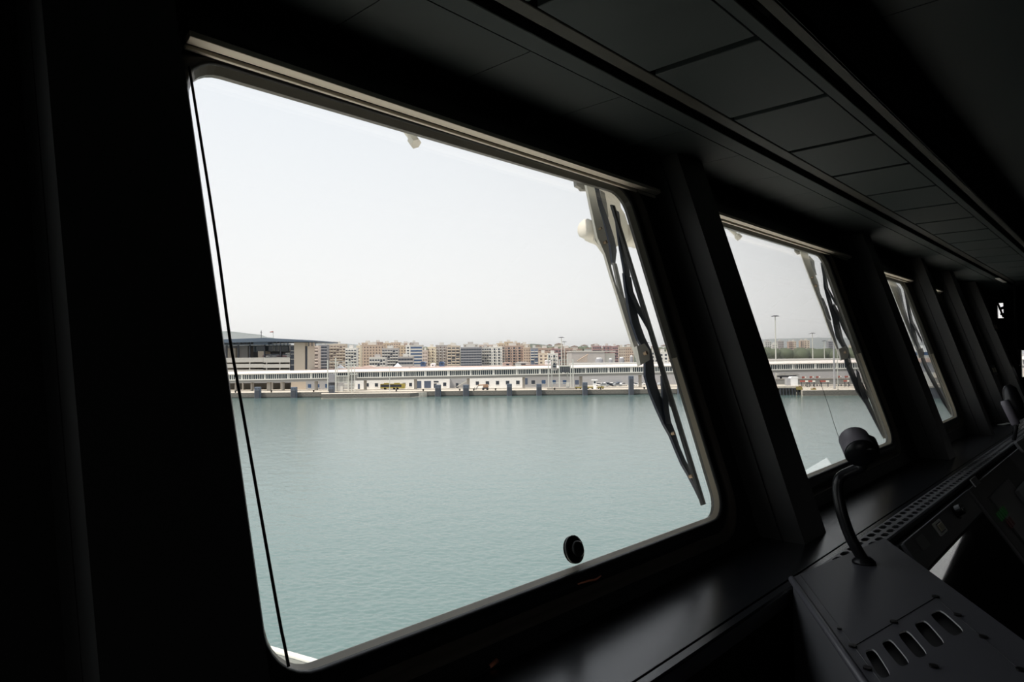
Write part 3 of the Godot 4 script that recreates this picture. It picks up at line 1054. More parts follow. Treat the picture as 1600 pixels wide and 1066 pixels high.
	# switch plates on the far pillar faces
	for q in [[1555, 511, "double switch plate high on the far pillar"], [1552.5, 578.5, "double switch plate low on the far pillar"]]:
		var z := 0.15
		var w := wall_at(q[0], q[1], -z)
		var sp := on_wall("switch_plate", q[2], "switch", "switch plates")
		st = start()
		cut_box(st, Vector3(w.x - 0.14, w.y - 0.05, 0.148), Vector3(w.x + 0.14, w.y + 0.05, 0.154), 0.002)
		put(st, "plate", M["black_plastic"], sp)
		for dx in [-0.06, 0.06]:
			st = start()
			bx(st, Vector3(w.x + dx - 0.035, w.y - 0.022, 0.153), Vector3(w.x + dx + 0.035, w.y + 0.022, 0.158))
			put(st, "rocker", M["button_warm"], sp)
	# reflection on the soffit far along, painted as an added pale plate
	var gp := flat_at(1565, 438, SOFFIT - 0.001)
	var pl := thing("soffit_glint", "small pale plate painted as a reflection on the soffit near the far end", "plate", Vector3(gp.x, SOFFIT, gp.z))
	st = start()
	var g0 := flat_at(1559.5, 435, SOFFIT - 0.006) - pl.position
	var g1 := flat_at(1571.5, 441.5, SOFFIT - 0.006) - pl.position
	cut_box(st, Vector3(minf(g0.x, g1.x), -0.008, -0.02), Vector3(maxf(g0.x, g1.x), 0.0, 0.02), 0.002)
	put(st, "plate", M["paper"], pl)
	# hanging monitor and post near the end bulkhead
	var hp0 := across_at(1577, 455, 9.8)
	var hp1 := across_at(1586, 560, 9.8)
	var post := thing("end_post", "slim dark post standing before the far end bulkhead", "post", Vector3(9.8, 0.0, maxf((hp0.z + hp1.z) / 2, -0.9)))
	st = start(true)
	tube(st, [Vector3(0, 0.0, 0), Vector3(0, SOFFIT + 0.15, 0)], 0.03, 12)
	put(st, "tube", M["pillar_paint"], post)
	st = start(true)
	tube(st, [Vector3(0, 0.0, 0), Vector3(0, 0.015, 0)], 0.07, 16)
	put(st, "foot_flange", M["pillar_paint"], post)
	var m0 := across_at(1580, 545, 9.3)
	var m1 := across_at(1594, 572, 9.3)
	var mon := thing("wall_monitor", "black monitor box by the window in the far end bulkhead", "monitor", Vector3(9.3, m1.y, (m0.z + m1.z) / 2))
	var mh := m0.y - m1.y
	var mw := absf(m1.z - m0.z)
	st = start()
	cut_box(st, Vector3(0, 0, -mw / 2), Vector3(0.12, mh, mw / 2), 0.01)
	put(st, "housing", M["black_plastic"], mon)
	st = start()
	bx(st, Vector3(-0.004, mh * 0.1, -mw * 0.42), Vector3(0.001, mh * 0.9, mw * 0.42))
	put(st, "screen", M["screen_glass"], mon)
	st = start()
	tube(st, [Vector3(0.06, mh, 0), Vector3(0.06, SOFFIT + 0.15 - m1.y, 0)], 0.012, 8)
	put(st, "hanger", M["black_plastic"], mon)
	# fore deck below the windows, one deck down
	var fd := thing("fore_deck", "pale painted fore deck one level below the bridge windows", "deck", Vector3(4.0, EYE - 3.5, -2.6), 0.0, "", "structure")
	st = start()
	bx(st, Vector3(-9.0, -0.1, -2.0), Vector3(9.0, 0.0, 1.9))
	put(st, "deck_plating", M["bulwark_white"], fd)
	st = start()
	bx(st, Vector3(-9.0, 0.0, 1.55), Vector3(9.0, 2.78, 1.6))
	put(st, "house_front", M["bulwark_white"], fd)
	# bulwark outside, below the near window
	var r0 := flat_at(425, 1011.5, EYE - 2.6)
	var r1 := flat_at(500, 1033, EYE - 2.6)
	var dir := (r1 - r0).normalized()
	var len := 7.0
	var rail := thing("bulwark", "grey ship's bulwark with a white cap rail below the near window", "bulwark", r0)
	var turn := Basis(Vector3.UP, atan2(-dir.z, dir.x))
	var tr := Transform3D(turn, Vector3.ZERO)
	st = start()
	cut_box(st, Vector3(-len * 0.7, -0.03, -0.02), Vector3(len * 0.3, 0.0, 0.035), 0.006, tr)
	put(st, "cap_rail", M["bulwark_white"], rail)
	st = start()
	bx(st, Vector3(-len * 0.7, -0.9, 0.0), Vector3(len * 0.3, -0.03, 0.03), tr)
	put(st, "plating", M["bulwark_grey"], rail)

func gooseneck():
	var yt := EYE - 0.62
	var b := flat_at(1350, 880, yt)
	var depth := (b - cam.position).dot(fwd)
	var o := thing("gooseneck_lamp", "black gooseneck lamp with a short cylinder head on the grey console wing", "lamp", b)
	var pts := []
	for p in [[1352, 882, 0.0], [1341, 862, 0.0], [1327, 835, 0.01], [1315, 800, 0.02], [1309.5, 770, 0.03], [1310.5, 752, 0.03], [1318, 743, 0.03], [1333, 736, 0.02], [1345, 730, 0.01], [1349, 720, 0.0], [1347, 708, -0.01]]:
		pts.append(far_at(p[0], p[1], depth + p[2]) - b)
	pts[0].y = 0.0
	var st := start(true)
	tube(st, [Vector3.ZERO, Vector3(0, 0.006, 0), Vector3(0, 0.018, 0)], [0.032, 0.032, 0.02], 18)
	put(st, "base_collar", M["lamp_black"], o)
	st = start(true)
	tube(st, curve(pts, 5), 0.0165, 12)
	put(st, "neck", M["lamp_black"], o)
	var h0 := far_at(1345, 708, depth - 0.035) - b
	var h1 := far_at(1334, 686, depth + 0.035) - b
	var r := 0.043
	st = start(true)
	tube(st, [h0, h0.lerp(h1, 0.04), h0.lerp(h1, 0.08), h0.lerp(h1, 0.97), h1], [r * 0.9, r, r * 1.02, r, r * 0.94], 24)
	put(st, "head_cap", M["lamp_cap"], o)
	st = start(true)
	tube(st, [h0.lerp(h1, 0.02), h0 - (h1 - h0) * 0.08], [r * 1.03, r * 0.98], 24)
	put(st, "head_end", M["lamp_black"], o)
	var k0 := far_at(1353, 690, depth + 0.0) - b
	var k1 := far_at(1358, 706, depth - 0.03) - b
	st = start(true)
	tube(st, [k0 + (k0 - k1) * 0.2, k0, k0.lerp(k1, 0.9), k1 + (k1 - k0) * 0.3], [0.016, 0.028, 0.03, 0.026], 14)
	put(st, "switch_housing", M["lamp_black"], o)

# ---------- sea and land ----------
func slab(called: String, label: String, category: String, outline: Array, y0: float, y1: float, m: String, kind := "structure") -> Node3D:
	# outline of [pixel column, depth] pairs, turned into a solid between two heights
	var o := thing(called, label, category, Vector3.ZERO, 0.0, "", kind)
	var poly := PackedVector2Array()
	for q in outline:
		var p: Vector3 = cam.position + right * (side_at(q[0], q[1]) if q.size() == 2 else q[2]) + fwd * q[1]
		poly.append(Vector2(p.x, p.z))
	var st := start()
	var t := Transform3D(Basis(Vector3(1, 0, 0), Vector3(0, 0, 1), Vector3(0, 1, 0)), Vector3.ZERO)
	plate(st, poly, y0, y1, t)
	put(st, "deck", M[m], o)
	return o

func sea_and_land():
	var o := thing("water", "calm blue green harbour water with fine ripples", "water", Vector3(0, SEA, 0), 0.0, "", "structure")
	var pm := PlaneMesh.new()
	pm.size = Vector2(5000, 5000)
	var mi := MeshInstance3D.new()
	mi.name = "water_surface"
	pm.material = M["sea_water"]
	mi.mesh = pm
	mi.position.y = -0.12
	o.add_child(mi)
	ripples(o)
	slab("ground", "flat port land and town ground behind the quay", "ground", [[0, 309.0, -2500], [0, 309.0, 3500], [0, 9000.0, 9000], [0, 9000.0, -9000]], SEA - 2, QUAY - 0.1, "land_ground")
	slab("pavement", "pale concrete quay deck under the walkway", "quay", [[0, 307.0, -600], [0, 307.0, 900], [0, 420.0, 900], [0, 420.0, -600]], SEA - 1, QUAY, "quay_concrete")
	var q := thing("wall_quay", "stained grey quay wall along the water", "quay wall", Vector3.ZERO, 0.0, "", "structure")
	var tq := Transform3D(Basis(Vector3.UP, deg_to_rad(YAW)), cam.position + fwd * 307.0)
	var st := start()
	bx(st, Vector3(-600, SEA + 0.5 - EYE, -0.4), Vector3(900, QUAY - 0.02 - EYE, 0.25), tq)
	put(st, "wall_face", M["quay_wall"], q)
	st = start()
	bx(st, Vector3(-600, SEA - 1 - EYE, -0.4), Vector3(900, SEA + 0.5 - EYE, 0.32), tq)
	put(st, "wall_foot", M["quay_foot"], q)
	var pf := slab("landing_platform", "low concrete landing platform jutting from the quay below the first gantry", "platform", [[502, 296.0], [640, 299.0], [667, 306.5], [502, 306.5]], SEA - 1, QUAY - 0.35, "quay_concrete", "thing")
	var fc := start()
	var pts := []
	for c in [[502, 295.8], [640, 298.8], [668, 307.0]]:
		pts.append(cam.position + right * side_at(c[0], c[1]) + fwd * c[1])
	for k in 2:
		var a: Vector3 = pts[k]
		var b: Vector3 = pts[k + 1]
		a.y = 0; b.y = 0
		quad(fc, a + Vector3(0, SEA + 0.4, 0), a + Vector3(0, QUAY - 0.37, 0), b + Vector3(0, QUAY - 0.37, 0), b + Vector3(0, SEA + 0.4, 0))
	put(fc, "edge_face", M["quay_wall"], pf)
	var pier := slab("harbour_pier", "pale concrete pier head seen through the second window", "pier", [[1253, 285.0], [1640, 285.0], [1640, 306.6], [1243, 306.6]], SEA - 1, QUAY - 0.05, "quay_concrete", "thing")
	fc = start()
	var e0 := cam.position + right * side_at(1253, 284.8) + fwd * 284.8
	var e1 := cam.position + right * side_at(1640, 284.8) + fwd * 284.8
	e0.y = 0; e1.y = 0
	quad(fc, e0 + Vector3(0, SEA + 0.3, 0), e0 + Vector3(0, QUAY - 0.07, 0), e1 + Vector3(0, QUAY - 0.07, 0), e1 + Vector3(0, SEA + 0.3, 0))
	put(fc, "edge_face", M["quay_wall"], pier)
	# hills
	ridge("hills_west", "hazy blue mountain ridge behind the terminal roof", [[250, 522], [300, 519], [345, 518], [362, 517], [370, 516.5], [380, 519], [388, 519.5], [395, 519], [405, 523], [415, 524], [424, 527], [440, 534], [470, 540], [520, 545], [560, 548]], 6500.0, 1500.0, "hill_rock")
	ridge("hills_middle", "faint low ridge behind the apartment blocks", [[470, 545], [490, 534], [503, 532], [511, 535], [530, 537], [545, 536.5], [565, 538], [620, 541], [700, 545], [760, 548]], 5200.0, 1200.0, "hill_rock")
	ridge("hills_east", "long hazy blue ridge seen through the second window", [[1080, 541], [1140, 534], [1190, 530], [1230, 529], [1262, 527], [1300, 527], [1340, 529], [1400, 533], [1470, 536], [1560, 540], [1640, 545]], 6000.0, 1500.0, "hill_rock")
	ridge("hill_town", "green scrub hill with houses behind the brick towers", [[700, 550], [760, 546], [800, 539], [828, 535.5], [850, 537], [868, 540], [880, 538], [900, 539], [920, 541], [950, 541.5], [990, 543], [1030, 545], [1090, 549], [1140, 555]], 1150.0, 260.0, "hill_scrub")

# the part of the water in view as a real rippled surface, finer towards the ship
func ripples(o: Node3D):
	var n1 := FastNoiseLite.new()
	n1.seed = 11; n1.frequency = 1.0; n1.fractal_octaves = 1; n1.noise_type = FastNoiseLite.TYPE_SIMPLEX_SMOOTH
	var depths := PackedFloat32Array()
	var d := 27.0
	while d < 306.0:
		depths.append(d)
		d += maxf(0.07, d * d / 17000.0)
	depths.append(306.4)
	var cols := 500
	var span := 0.74
	var V := PackedVector3Array()
	for f in depths:
		for c in cols + 1:
			var side := f * lerpf(-0.56, span, float(c) / cols)
			var x := side * 0.45
			var h := n1.get_noise_2d(x * 1.8, f * 1.8) * 0.034 + n1.get_noise_2d(x * 3.9 + 50.0, f * 3.9) * 0.016 + n1.get_noise_2d(x * 0.35, f * 0.3 + 90.0) * 0.03
			var p := cam.position + right * side + fwd * f
			V.append(Vector3(p.x, h, p.z))
	var w := cols + 1
	var N := PackedVector3Array()
	N.resize(V.size())
	for j in depths.size():
		for c in w:
			var a := V[j * w + mini(c + 1, cols)] - V[j * w + maxi(c - 1, 0)]
			var b := V[mini(j + 1, depths.size() - 1) * w + c] - V[maxi(j - 1, 0) * w + c]
			N[j * w + c] = a.cross(b).normalized()
	var I := PackedInt32Array()
	for j in depths.size() - 1:
		for c in cols:
			var k := j * w + c
			I.append_array(PackedInt32Array([k, k + w, k + 1, k + 1, k + w, k + w + 1]))
	var arr := []
	arr.resize(Mesh.ARRAY_MAX)
	arr[Mesh.ARRAY_VERTEX] = V
	arr[Mesh.ARRAY_NORMAL] = N
	arr[Mesh.ARRAY_INDEX] = I
	var am := ArrayMesh.new()
	am.add_surface_from_arrays(Mesh.PRIMITIVE_TRIANGLES, arr)
	am.surface_set_material(0, M["sea_water"])
	var mi := MeshInstance3D.new()
	mi.name = "water_ripples"
	mi.mesh = am
	o.add_child(mi)

func ridge(called: String, label: String, line: Array, depth: float, thick: float, m: String):
	var o := thing(called, label, "hill", Vector3.ZERO, 0.0, "", "structure")
	var st := start(true)
	var n := FastNoiseLite.new()
	n.seed = 5
	n.frequency = 4.0 / depth
	var loops := []
	var steps := 7
	var fine := []
	for i in line.size() - 1:
		for k in 4: fine.append([lerpf(line[i][0], line[i + 1][0], k / 4.0), lerpf(line[i][1], line[i + 1][1], k / 4.0)])
	fine.append(line[-1])
	for j in steps + 1:
		var f := absf(float(j) / steps * 2.0 - 1.0)
		var along := PackedVector3Array()
		for q in fine:
			var dd := depth + (float(j) / steps - 0.5) * thick * 2.0
			var top := high_at(q[0], q[1], depth)
			var p := cam.position + right * side_at(q[0], depth) + fwd * dd
			p.y = lerpf(top, QUAY - 2.0, pow(f, 1.4)) + n.get_noise_2d(p.x, p.z) * (top - QUAY) * 0.25 * f * (1.0 - f) * 4.0
			along.append(p)
		loops.append(along)
	loft(st, loops, false, false)
	put(st, "slope", M[m], o)

# ---------- harbour buildings ----------
# box in pixel columns and rows at a depth, in a thing's own frame
func pbox(st: SurfaceTool, o: Node3D, x0: float, x1: float, y0: float, y1: float, depth: float, deep: float):
	var inv := o.transform.affine_inverse()
	var a := side_at(x0, depth)
	var b := side_at(x1, depth)
	var xm := (x0 + x1) / 2
	var lo: float = high_at(xm, y1, depth) if y1 < 9000 else o.position.y
	var hi := high_at(xm, y0, depth)
	var p := inv * (cam.position + right * a + fwd * depth)
	bx(st, Vector3(p.x, lo - o.position.y, p.z - deep), Vector3(p.x + b - a, hi - o.position.y, p.z))

func part_box(o: Node3D, called: String, m: String, x0: float, x1: float, y0: float, y1: float, depth: float, deep: float) -> MeshInstance3D:
	var st := start()
	pbox(st, o, x0, x1, y0, y1, depth, deep)
	return put(st, called, M[m], o)

const GROUND := 9999.0

func terminal():
	var F := 345.0
	var o := harbour("parking_terminal", "long terminal with cream parking decks under a dark steel roof", "building", 400, F)
	for b in [[559.5, 566.5], [569.2, 575.0], [578.0, 585.0]]:
		var st := start()
		pbox(st, o, 300, 411, b[0], b[1], F, 0.4)
		put(st, "deck_band", M["terminal_band"], o)
		st = start()
		pbox(st, o, 411.3, 453, b[0], b[1], F, 0.4)
		put(st, "deck_band", M["terminal_band"], o)
	# open parking floors behind the bands: slabs, columns, rear and end walls
	for y in [566.5, 575.0, 584.0]:
		part_box(o, "floor_slab", "terminal_band", 300, 453, y - 0.9, y, F + 0.4, 34)
	part_box(o, "rear_wall", "block_grey", 300, 453, 560, GROUND, F + 34, 0.4)
	part_box(o, "end_wall", "block_grey", 452.2, 453, 560, GROUND, F + 0.5, 33)
	for x in [320, 345, 366, 390, 416.5, 437]:
		part_box(o, "parking_column", "terminal_band", x - 1.0, x + 1.0, 566, GROUND, F + 9, 0.8)
	part_box(o, "upper_deck", "terminal_band", 300, 453, 559.0, 561.0, F + 0.5, 40)
	for x in [320, 345, 366, 390, 416.5, 437]:
		part_box(o, "deck_post", "terminal_band", x - 0.7, x + 0.7, 560, 585, F + 0.5, 0.5)
	# stair tower
	part_box(o, "stair_tower", "terminal_tower", 459.5, 475.5, 535.5, GROUND, F - 1, 14)
	part_box(o, "stair_tower", "terminal_tower", 475.5, 481, 535.5, GROUND, F + 1, 12)
	part_box(o, "tower_glazing", "window_dark", 454, 459.5, 541, GROUND, F, 6)
	part_box(o, "tower_glazing", "window_dark", 476.4, 479.6, 541, 577, F + 0.6, 2)
	for y in [548, 553, 561, 570]:
		part_box(o, "tower_mullion", "terminal_band", 454, 459.5, y, y + 0.7, F - 0.1, 0.3)
	# steel roof with trusses
	var st2 := start()
	for s in [[300, 419, 533.0, 528.5, 537.5, 534.5], [419, 497, 528.5, 532.5, 534.5, 534.6]]:
		var p := []
		for k in 8:
			var x: float = s[1] if k & 1 else s[0]
			var y: float = (s[3] if k & 1 else s[2]) if k & 2 else (s[5] if k & 1 else s[4])
			var d := F - 6.0 if k & 4 else F + 40.0
			var w := cam.position + right * side_at(x, F) + fwd * d
			w.y = high_at(x, y, F)
			p.append(o.transform.affine_inverse() * w)
		eight(st2, p)
	put(st2, "steel_roof", M["terminal_steel"], o)
	part_box(o, "truss_beam", "terminal_steel", 300, 454, 538.2, 539.6, F - 2, 0.6)
	for k in 26:
		var x := 304.0 + k * 5.8
		part_box(o, "truss_web", "terminal_steel", x, x + 1.0, 534, 539.5, F - 2, 0.5)
	for x in [340, 353, 371, 389, 412, 437]:
		part_box(o, "roof_column", "steel_dark", x, x + 2.0, 539, 560, F + 1, 0.6)
	for x in [482, 487, 492.5]:
		part_box(o, "roof_column", "terminal_steel", x, x + 0.9, 534, 541, F + 2, 0.5)
	part_box(o, "upper_wall", "block_slate", 300, 453, 540, 560, F + 22, 8)
	part_box(o, "plant_room", "block_beige", 355, 368, 544, 559, F + 6, 8)
	part_box(o, "plant_room", "block_grey", 374, 387, 541, 559, F + 9, 8)
	part_box(o, "plant_room", "terminal_steel", 396, 418, 530, 539, F - 4, 6)
	part_box(o, "plant_room", "walkway_glass", 396, 413, 541, 550, F + 5, 6)
	part_box(o, "plant_room", "block_sand", 403, 414, 549, 559, F + 4, 8)
	part_box(o, "glazed_hall", "walkway_glass", 416, 436, 540.5, 549.5, F + 8, 8)
	part_box(o, "glazed_hall", "walkway_glass", 437.5, 452, 540.5, 549.5, F + 8, 8)
	for k in 5:
		part_box(o, "glazing_bar", "block_pale", 426 + k * 2.0 + (4.5 if k > 1 else 0.0), 427 + k * 2.0 + (4.5 if k > 1 else 0.0), 541, 549, F + 7.8, 0.3)
	part_box(o, "plant_room", "block_pale", 446, 453, 551.5, 556.5, F + 3, 4)
	part_box(o, "roof_rail", "steel_white", 396, 417, 526.4, 527.0, F + 10, 0.3)
	part_box(o, "roof_rail", "steel_white", 397, 411, 528.0, 528.4, F + 10, 0.3)
	# cars on the top parking deck
	for k in 6:
		var x := 419.0 + k * 5.6
		var c: String = ["maroon", "white", "slate", "white", "maroon", "pale"][k]
		car("parked_car", "%s car on the terminal top deck, %s from the sand hut" % [["red", "white", "grey", "white", "dark red", "pale"][k], ["first", "second", "third", "fourth", "fifth", "sixth"][k]], x, F + 3, "block_" + c, "cars on the terminal deck", high_at(425, 559.0, F + 1), 1.25)
	# flag and mast
	var mast := harbour("roof_mast", "thin antenna mast on the terminal roof", "mast", 408, F + 10, "", high_at(408, 529.3, F))
	part_box(mast, "pole", "steel_dark", 407.7, 408.4, 516.5, 530, F + 10, 0.25)
	part_box(mast, "crossbar", "steel_dark", 406.5, 409.5, 519.5, 520.1, F + 10, 0.25)
	var flag := harbour("wind_sock", "red and white wind sock on a pole on the terminal roof", "wind sock", 427, F + 10, "", high_at(427, 529.0, F))
	part_box(flag, "pole", "steel_white", 426.6, 427.2, 518, 530, F + 10, 0.25)
	var ws := start(true)
	var hz := high_at(425, 518.7, F + 10) - flag.position.y
	tube(ws, [Vector3(0, hz, 0), Vector3(-0.8, hz, 0), Vector3(-1.7, hz - 0.1, 0)], [0.35, 0.3, 0.2], 8)
	put(ws, "sock", M["barrier_red"], flag)

func car(called: String, label: String, x: float, depth: float, m: String, group: String, base := QUAY, scale := 1.0, turn := 0.0):
	var o := harbour(called, label, "car", x, depth, group, base)
	o.rotation.y += turn
	var side := PackedVector2Array([Vector2(-2.1, 0.3), Vector2(2.1, 0.3), Vector2(2.15, 0.75), Vector2(1.2, 0.9), Vector2(0.6, 1.42), Vector2(-1.1, 1.45), Vector2(-1.9, 0.95), Vector2(-2.15, 0.85)])
	for i in side.size(): side[i] *= scale
	var st := start()
	plate(st, side, -0.85 * scale, 0.85 * scale)
	put(st, "body", M[m], o)
	st = start()
	var glass := PackedVector2Array([Vector2(-1.5, 0.92), Vector2(0.95, 0.92), Vector2(0.5, 1.36), Vector2(-1.05, 1.38)])
	for i in glass.size(): glass[i] *= scale
	plate(st, glass, -0.87 * scale, 0.87 * scale)
	put(st, "glazing", M["window_dark"], o)
	for wx in [-1.3, 1.3]:
		for wz in [-0.7, 0.7]:
			st = start()
			disc(st, Vector3(wx, 0.32, wz - 0.1) * scale, Vector3(0, 0, 1), 0.32 * scale, 0.2 * scale, 10)
			put(st, "wheel", M["tyre"], o)

func walkway():
	var F := 322.0
	var o := harbour("elevated_walkway", "long elevated glazed passenger walkway with white roof above the quay", "walkway", 800, F)
	var cx := side_at(800, F)
	var x0 := side_at(40, F) - cx
	var x1 := side_at(1700, F) - cx
	var h0 := high_at(430, 592.4, F) - QUAY
	var h1 := high_at(1270, 576.4, F) - QUAY
	var k := (h1 - h0) / (side_at(1270, F) - side_at(430, F))
	var hm := h0 + k * (0.0 - (side_at(430, F) - cx))
	var tilt := Transform3D(Basis(Vector3(0, 0, 1), atan(k)), Vector3(0, hm, 0))
	var st := start()
	bx(st, Vector3(x0, 0.0, -3.8), Vector3(x1, 2.35, -0.15), tilt)
	put(st, "glazing", M["walkway_glass"], o)
	st = start()
	bx(st, Vector3(x0, -1.5, -4.0), Vector3(x1, -0.35, 0.1), tilt)
	put(st, "beam", M["walkway_beam"], o)
	st = start()
	bx(st, Vector3(x0, -0.35, -4.2), Vector3(x1, 0.12, 0.3), tilt)
	put(st, "sill_band", M["walkway_frame"], o)
	st = start()
	bx(st, Vector3(x0, 2.3, -4.0), Vector3(x1, 2.62, 0.25), tilt)
	put(st, "eaves_band", M["walkway_frame"], o)
	st = start()
	var rl := []
	for x in [x0, x1]:
		rl.append(PackedVector3Array([tilt * Vector3(x, 2.6, 0.5), tilt * Vector3(x, 2.75, 0.5), tilt * Vector3(x, 3.9, -2.2), tilt * Vector3(x, 3.6, -4.4), tilt * Vector3(x, 2.6, -4.4)]))
	loft(st, rl, true)
	put(st, "roof", M["walkway_roof"], o)
	st = start()
	var x := x0
	var n := 0
	while x < x1:
		var w := rng.randf_range(0.16, 0.30)
		if n % 11 == 5: w = rng.randf_range(0.6, 1.1)
		bx(st, Vector3(x, 0.0, -0.2), Vector3(x + w, 2.4, 0.05), tilt)
		x += rng.randf_range(0.85, 1.15)
		n += 1
	put(st, "mullions", M["walkway_frame"], o, "stuff")
	st = start()
	for r in 60:
		var rx := rng.randf_range(x0, x1)
		bx(st, Vector3(rx, 2.7, 0.1), Vector3(rx + rng.randf_range(0.3, 0.8), 3.1, -0.3), tilt)
	put(st, "roof_fittings", M["walkway_frame"], o, "stuff")
	for q in [[80, 4], [150, 4], [225, 4], [300, 4], [345, 3.5], [366, 3], [391, 3], [418, 5.5], [440, 2.5], [492, 3.5], [569, 3.4], [648, 4], [731, 4], [818, 4], [908, 5], [1001, 4], [1100, 4], [1190, 4]]:
		var px: float = q[0]
		st = start()
		var a := side_at(px - q[1] / 2, F) - cx
		var b := side_at(px + q[1] / 2, F) - cx
		bx(st, Vector3(a, 0.0, -3.2), Vector3(b, (tilt * Vector3(a, -1.4, 0)).y, -1.2))
		put(st, "pier", M["pier_concrete"], o)
	# low roofs of the sheds behind
	var sheds := [[545, 640, 574.0, "roof_pink"], [640, 782, 573.0, "roof_pink"], [816, 862, 570.5, "roof_brown"], [480, 545, 577.0, "roof_brown"], [895, 1100, 567.0, "block_pale"], [1190, 1420, 560.5, "block_pale"]]
	var nm := ["pale pink shed roof behind the walkway by the white tents", "long pale pink shed roof behind the middle of the walkway", "brown shed roof behind the walkway by the second gantry", "brown shed roof behind the walkway by the terminal tower", "pale flat shed behind the walkway below the grey hall", "pale shed behind the walkway in the second window"]
	for i in sheds.size():
		var s: Array = sheds[i]
		var sh := harbour("shed", nm[i], "shed", (s[0] + s[1]) / 2, 352.0, "sheds behind the walkway")
		part_box(sh, "walls", "grey_wall", s[0], s[1], s[2] + 3.0, GROUND, 352, 18)
		var st3 := start()
		pbox(st3, sh, s[0] - 1, s[1] + 1, s[2], s[2] + 3.0, 351, 20)
		put(st3, "roof", M[s[3]], sh)

func ground_floor():
	var F := 334.0
	var list := [[300, 455, "pier_concrete", 597], [455, 478, "block_beige", 596], [478, 553, "grey_wall", 595], [553, 702, "white_wall", 594], [702, 733, "grey_wall", 594], [733, 816, "white_wall", 592], [816, 905, "grey_wall", 590]]
	var lb := ["dark garage hall under the walkway below the parking decks", "beige block under the walkway at the foot of the stair tower", "grey quay shed with blue windows beside the first gantry", "long white quay shed behind the yellow bus", "grey recess with a steel stair under the walkway", "white quay shed behind the boom lift", "grey quay shed behind the second gantry"]
	for i in list.size():
		var q: Array = list[i]
		var back := 3.0 if i in [0, 4] else 0.0
		var o := harbour("quay_shed", lb[i], "shed", (q[0] + q[1]) / 2, F + back, "quay sheds under the walkway")
		if i == 0:
			# open garage hall: roof slab, rear wall, end wall and floor beam
			part_box(o, "roof_slab", q[2], q[0], q[1], q[3] - 3, q[3] + 1.5, F + back, 10)
			part_box(o, "rear_wall", q[2], q[0], q[1], q[3], GROUND, F + back + 9.5, 0.4)
			part_box(o, "end_wall", q[2], q[1] - 1.0, q[1], q[3], GROUND, F + back, 9.5)
		else:
			part_box(o, "walls", q[2], q[0], q[1], q[3] - 3, GROUND, F + back, 12)
		var wins := []
		match i:
			2: wins = [[481, 486, 600.5, 606.5, "window_blue"], [495, 499, 600.5, 606, "window_blue"], [508, 512, 600, 606.5, "window_blue"]]
			3: wins = [[559, 562, 600, 608.5, "door_blue"], [571.5, 576, 599, 604.5, "window_dark"], [585.5, 590.5, 599, 604.5, "window_dark"], [629, 633.5, 598.5, 604, "window_brown"], [639, 643.5, 598.5, 604, "window_dark"], [651, 658, 595.5, 607, "door_blue"], [662.5, 673, 595.5, 606.5, "door_blue"], [677.5, 685, 595.5, 598, "window_dark"], [677.5, 682, 599.5, 606.5, "window_dark"], [692, 697, 598, 603.5, "window_dark"]]
			4: wins = [[712, 716, 599, 607, "window_dark"]]
			5: wins = [[743, 748, 596.3, 601.7, "window_dark"], [758.5, 764, 596, 601.5, "window_dark"], [774.5, 779.5, 595.5, 601.3, "window_dark"], [790, 795.5, 595.3, 601, "window_dark"], [806, 811.5, 595, 600.8, "window_dark"]]
			6: wins = [[820, 824, 591, 601, "door_blue"], [830, 835.5, 594.5, 600.5, "window_dark"], [846, 852, 594, 600, "window_blue"], [863, 868, 594, 600, "window_blue"], [879, 884.5, 594, 600, "window_blue"], [898, 904, 594, 601, "door_blue"]]
		for w in wins:
			part_box(o, "door" if w[4] == "door_blue" else "window", w[4], w[0], w[1], w[2], w[3], F + back - 0.06, 0.3)
			if w[4] != "door_blue":
				part_box(o, "window_sill", "white_wall", w[0] - 0.4, w[1] + 0.4, w[3], w[3] + 0.5, F + back - 0.14, 0.3)
		if i == 0:
			for x in [378, 394, 424, 438]:
				part_box(o, "hall_column", "pier_concrete", x, x + 2.2, 597, GROUND, F + back - 0.5, 0.8)
			part_box(o, "hall_fascia", "block_slate", 300, 455, 595, 599, F + back - 0.3, 0.5)
		if i == 4:
			var st := start()
			for k in 8:
				pbox(st, o, 713 + k * 1.9, 715.5 + k * 1.9, 603.5 - k * 1.1, 604.4 - k * 1.1, F + 1, 1.2)
			put(st, "stair_steps", M["steel_white"], o)
			part_box(o, "stair_landing", "steel_white", 727, 733, 595.0, 596.0, F + 1, 1.5)

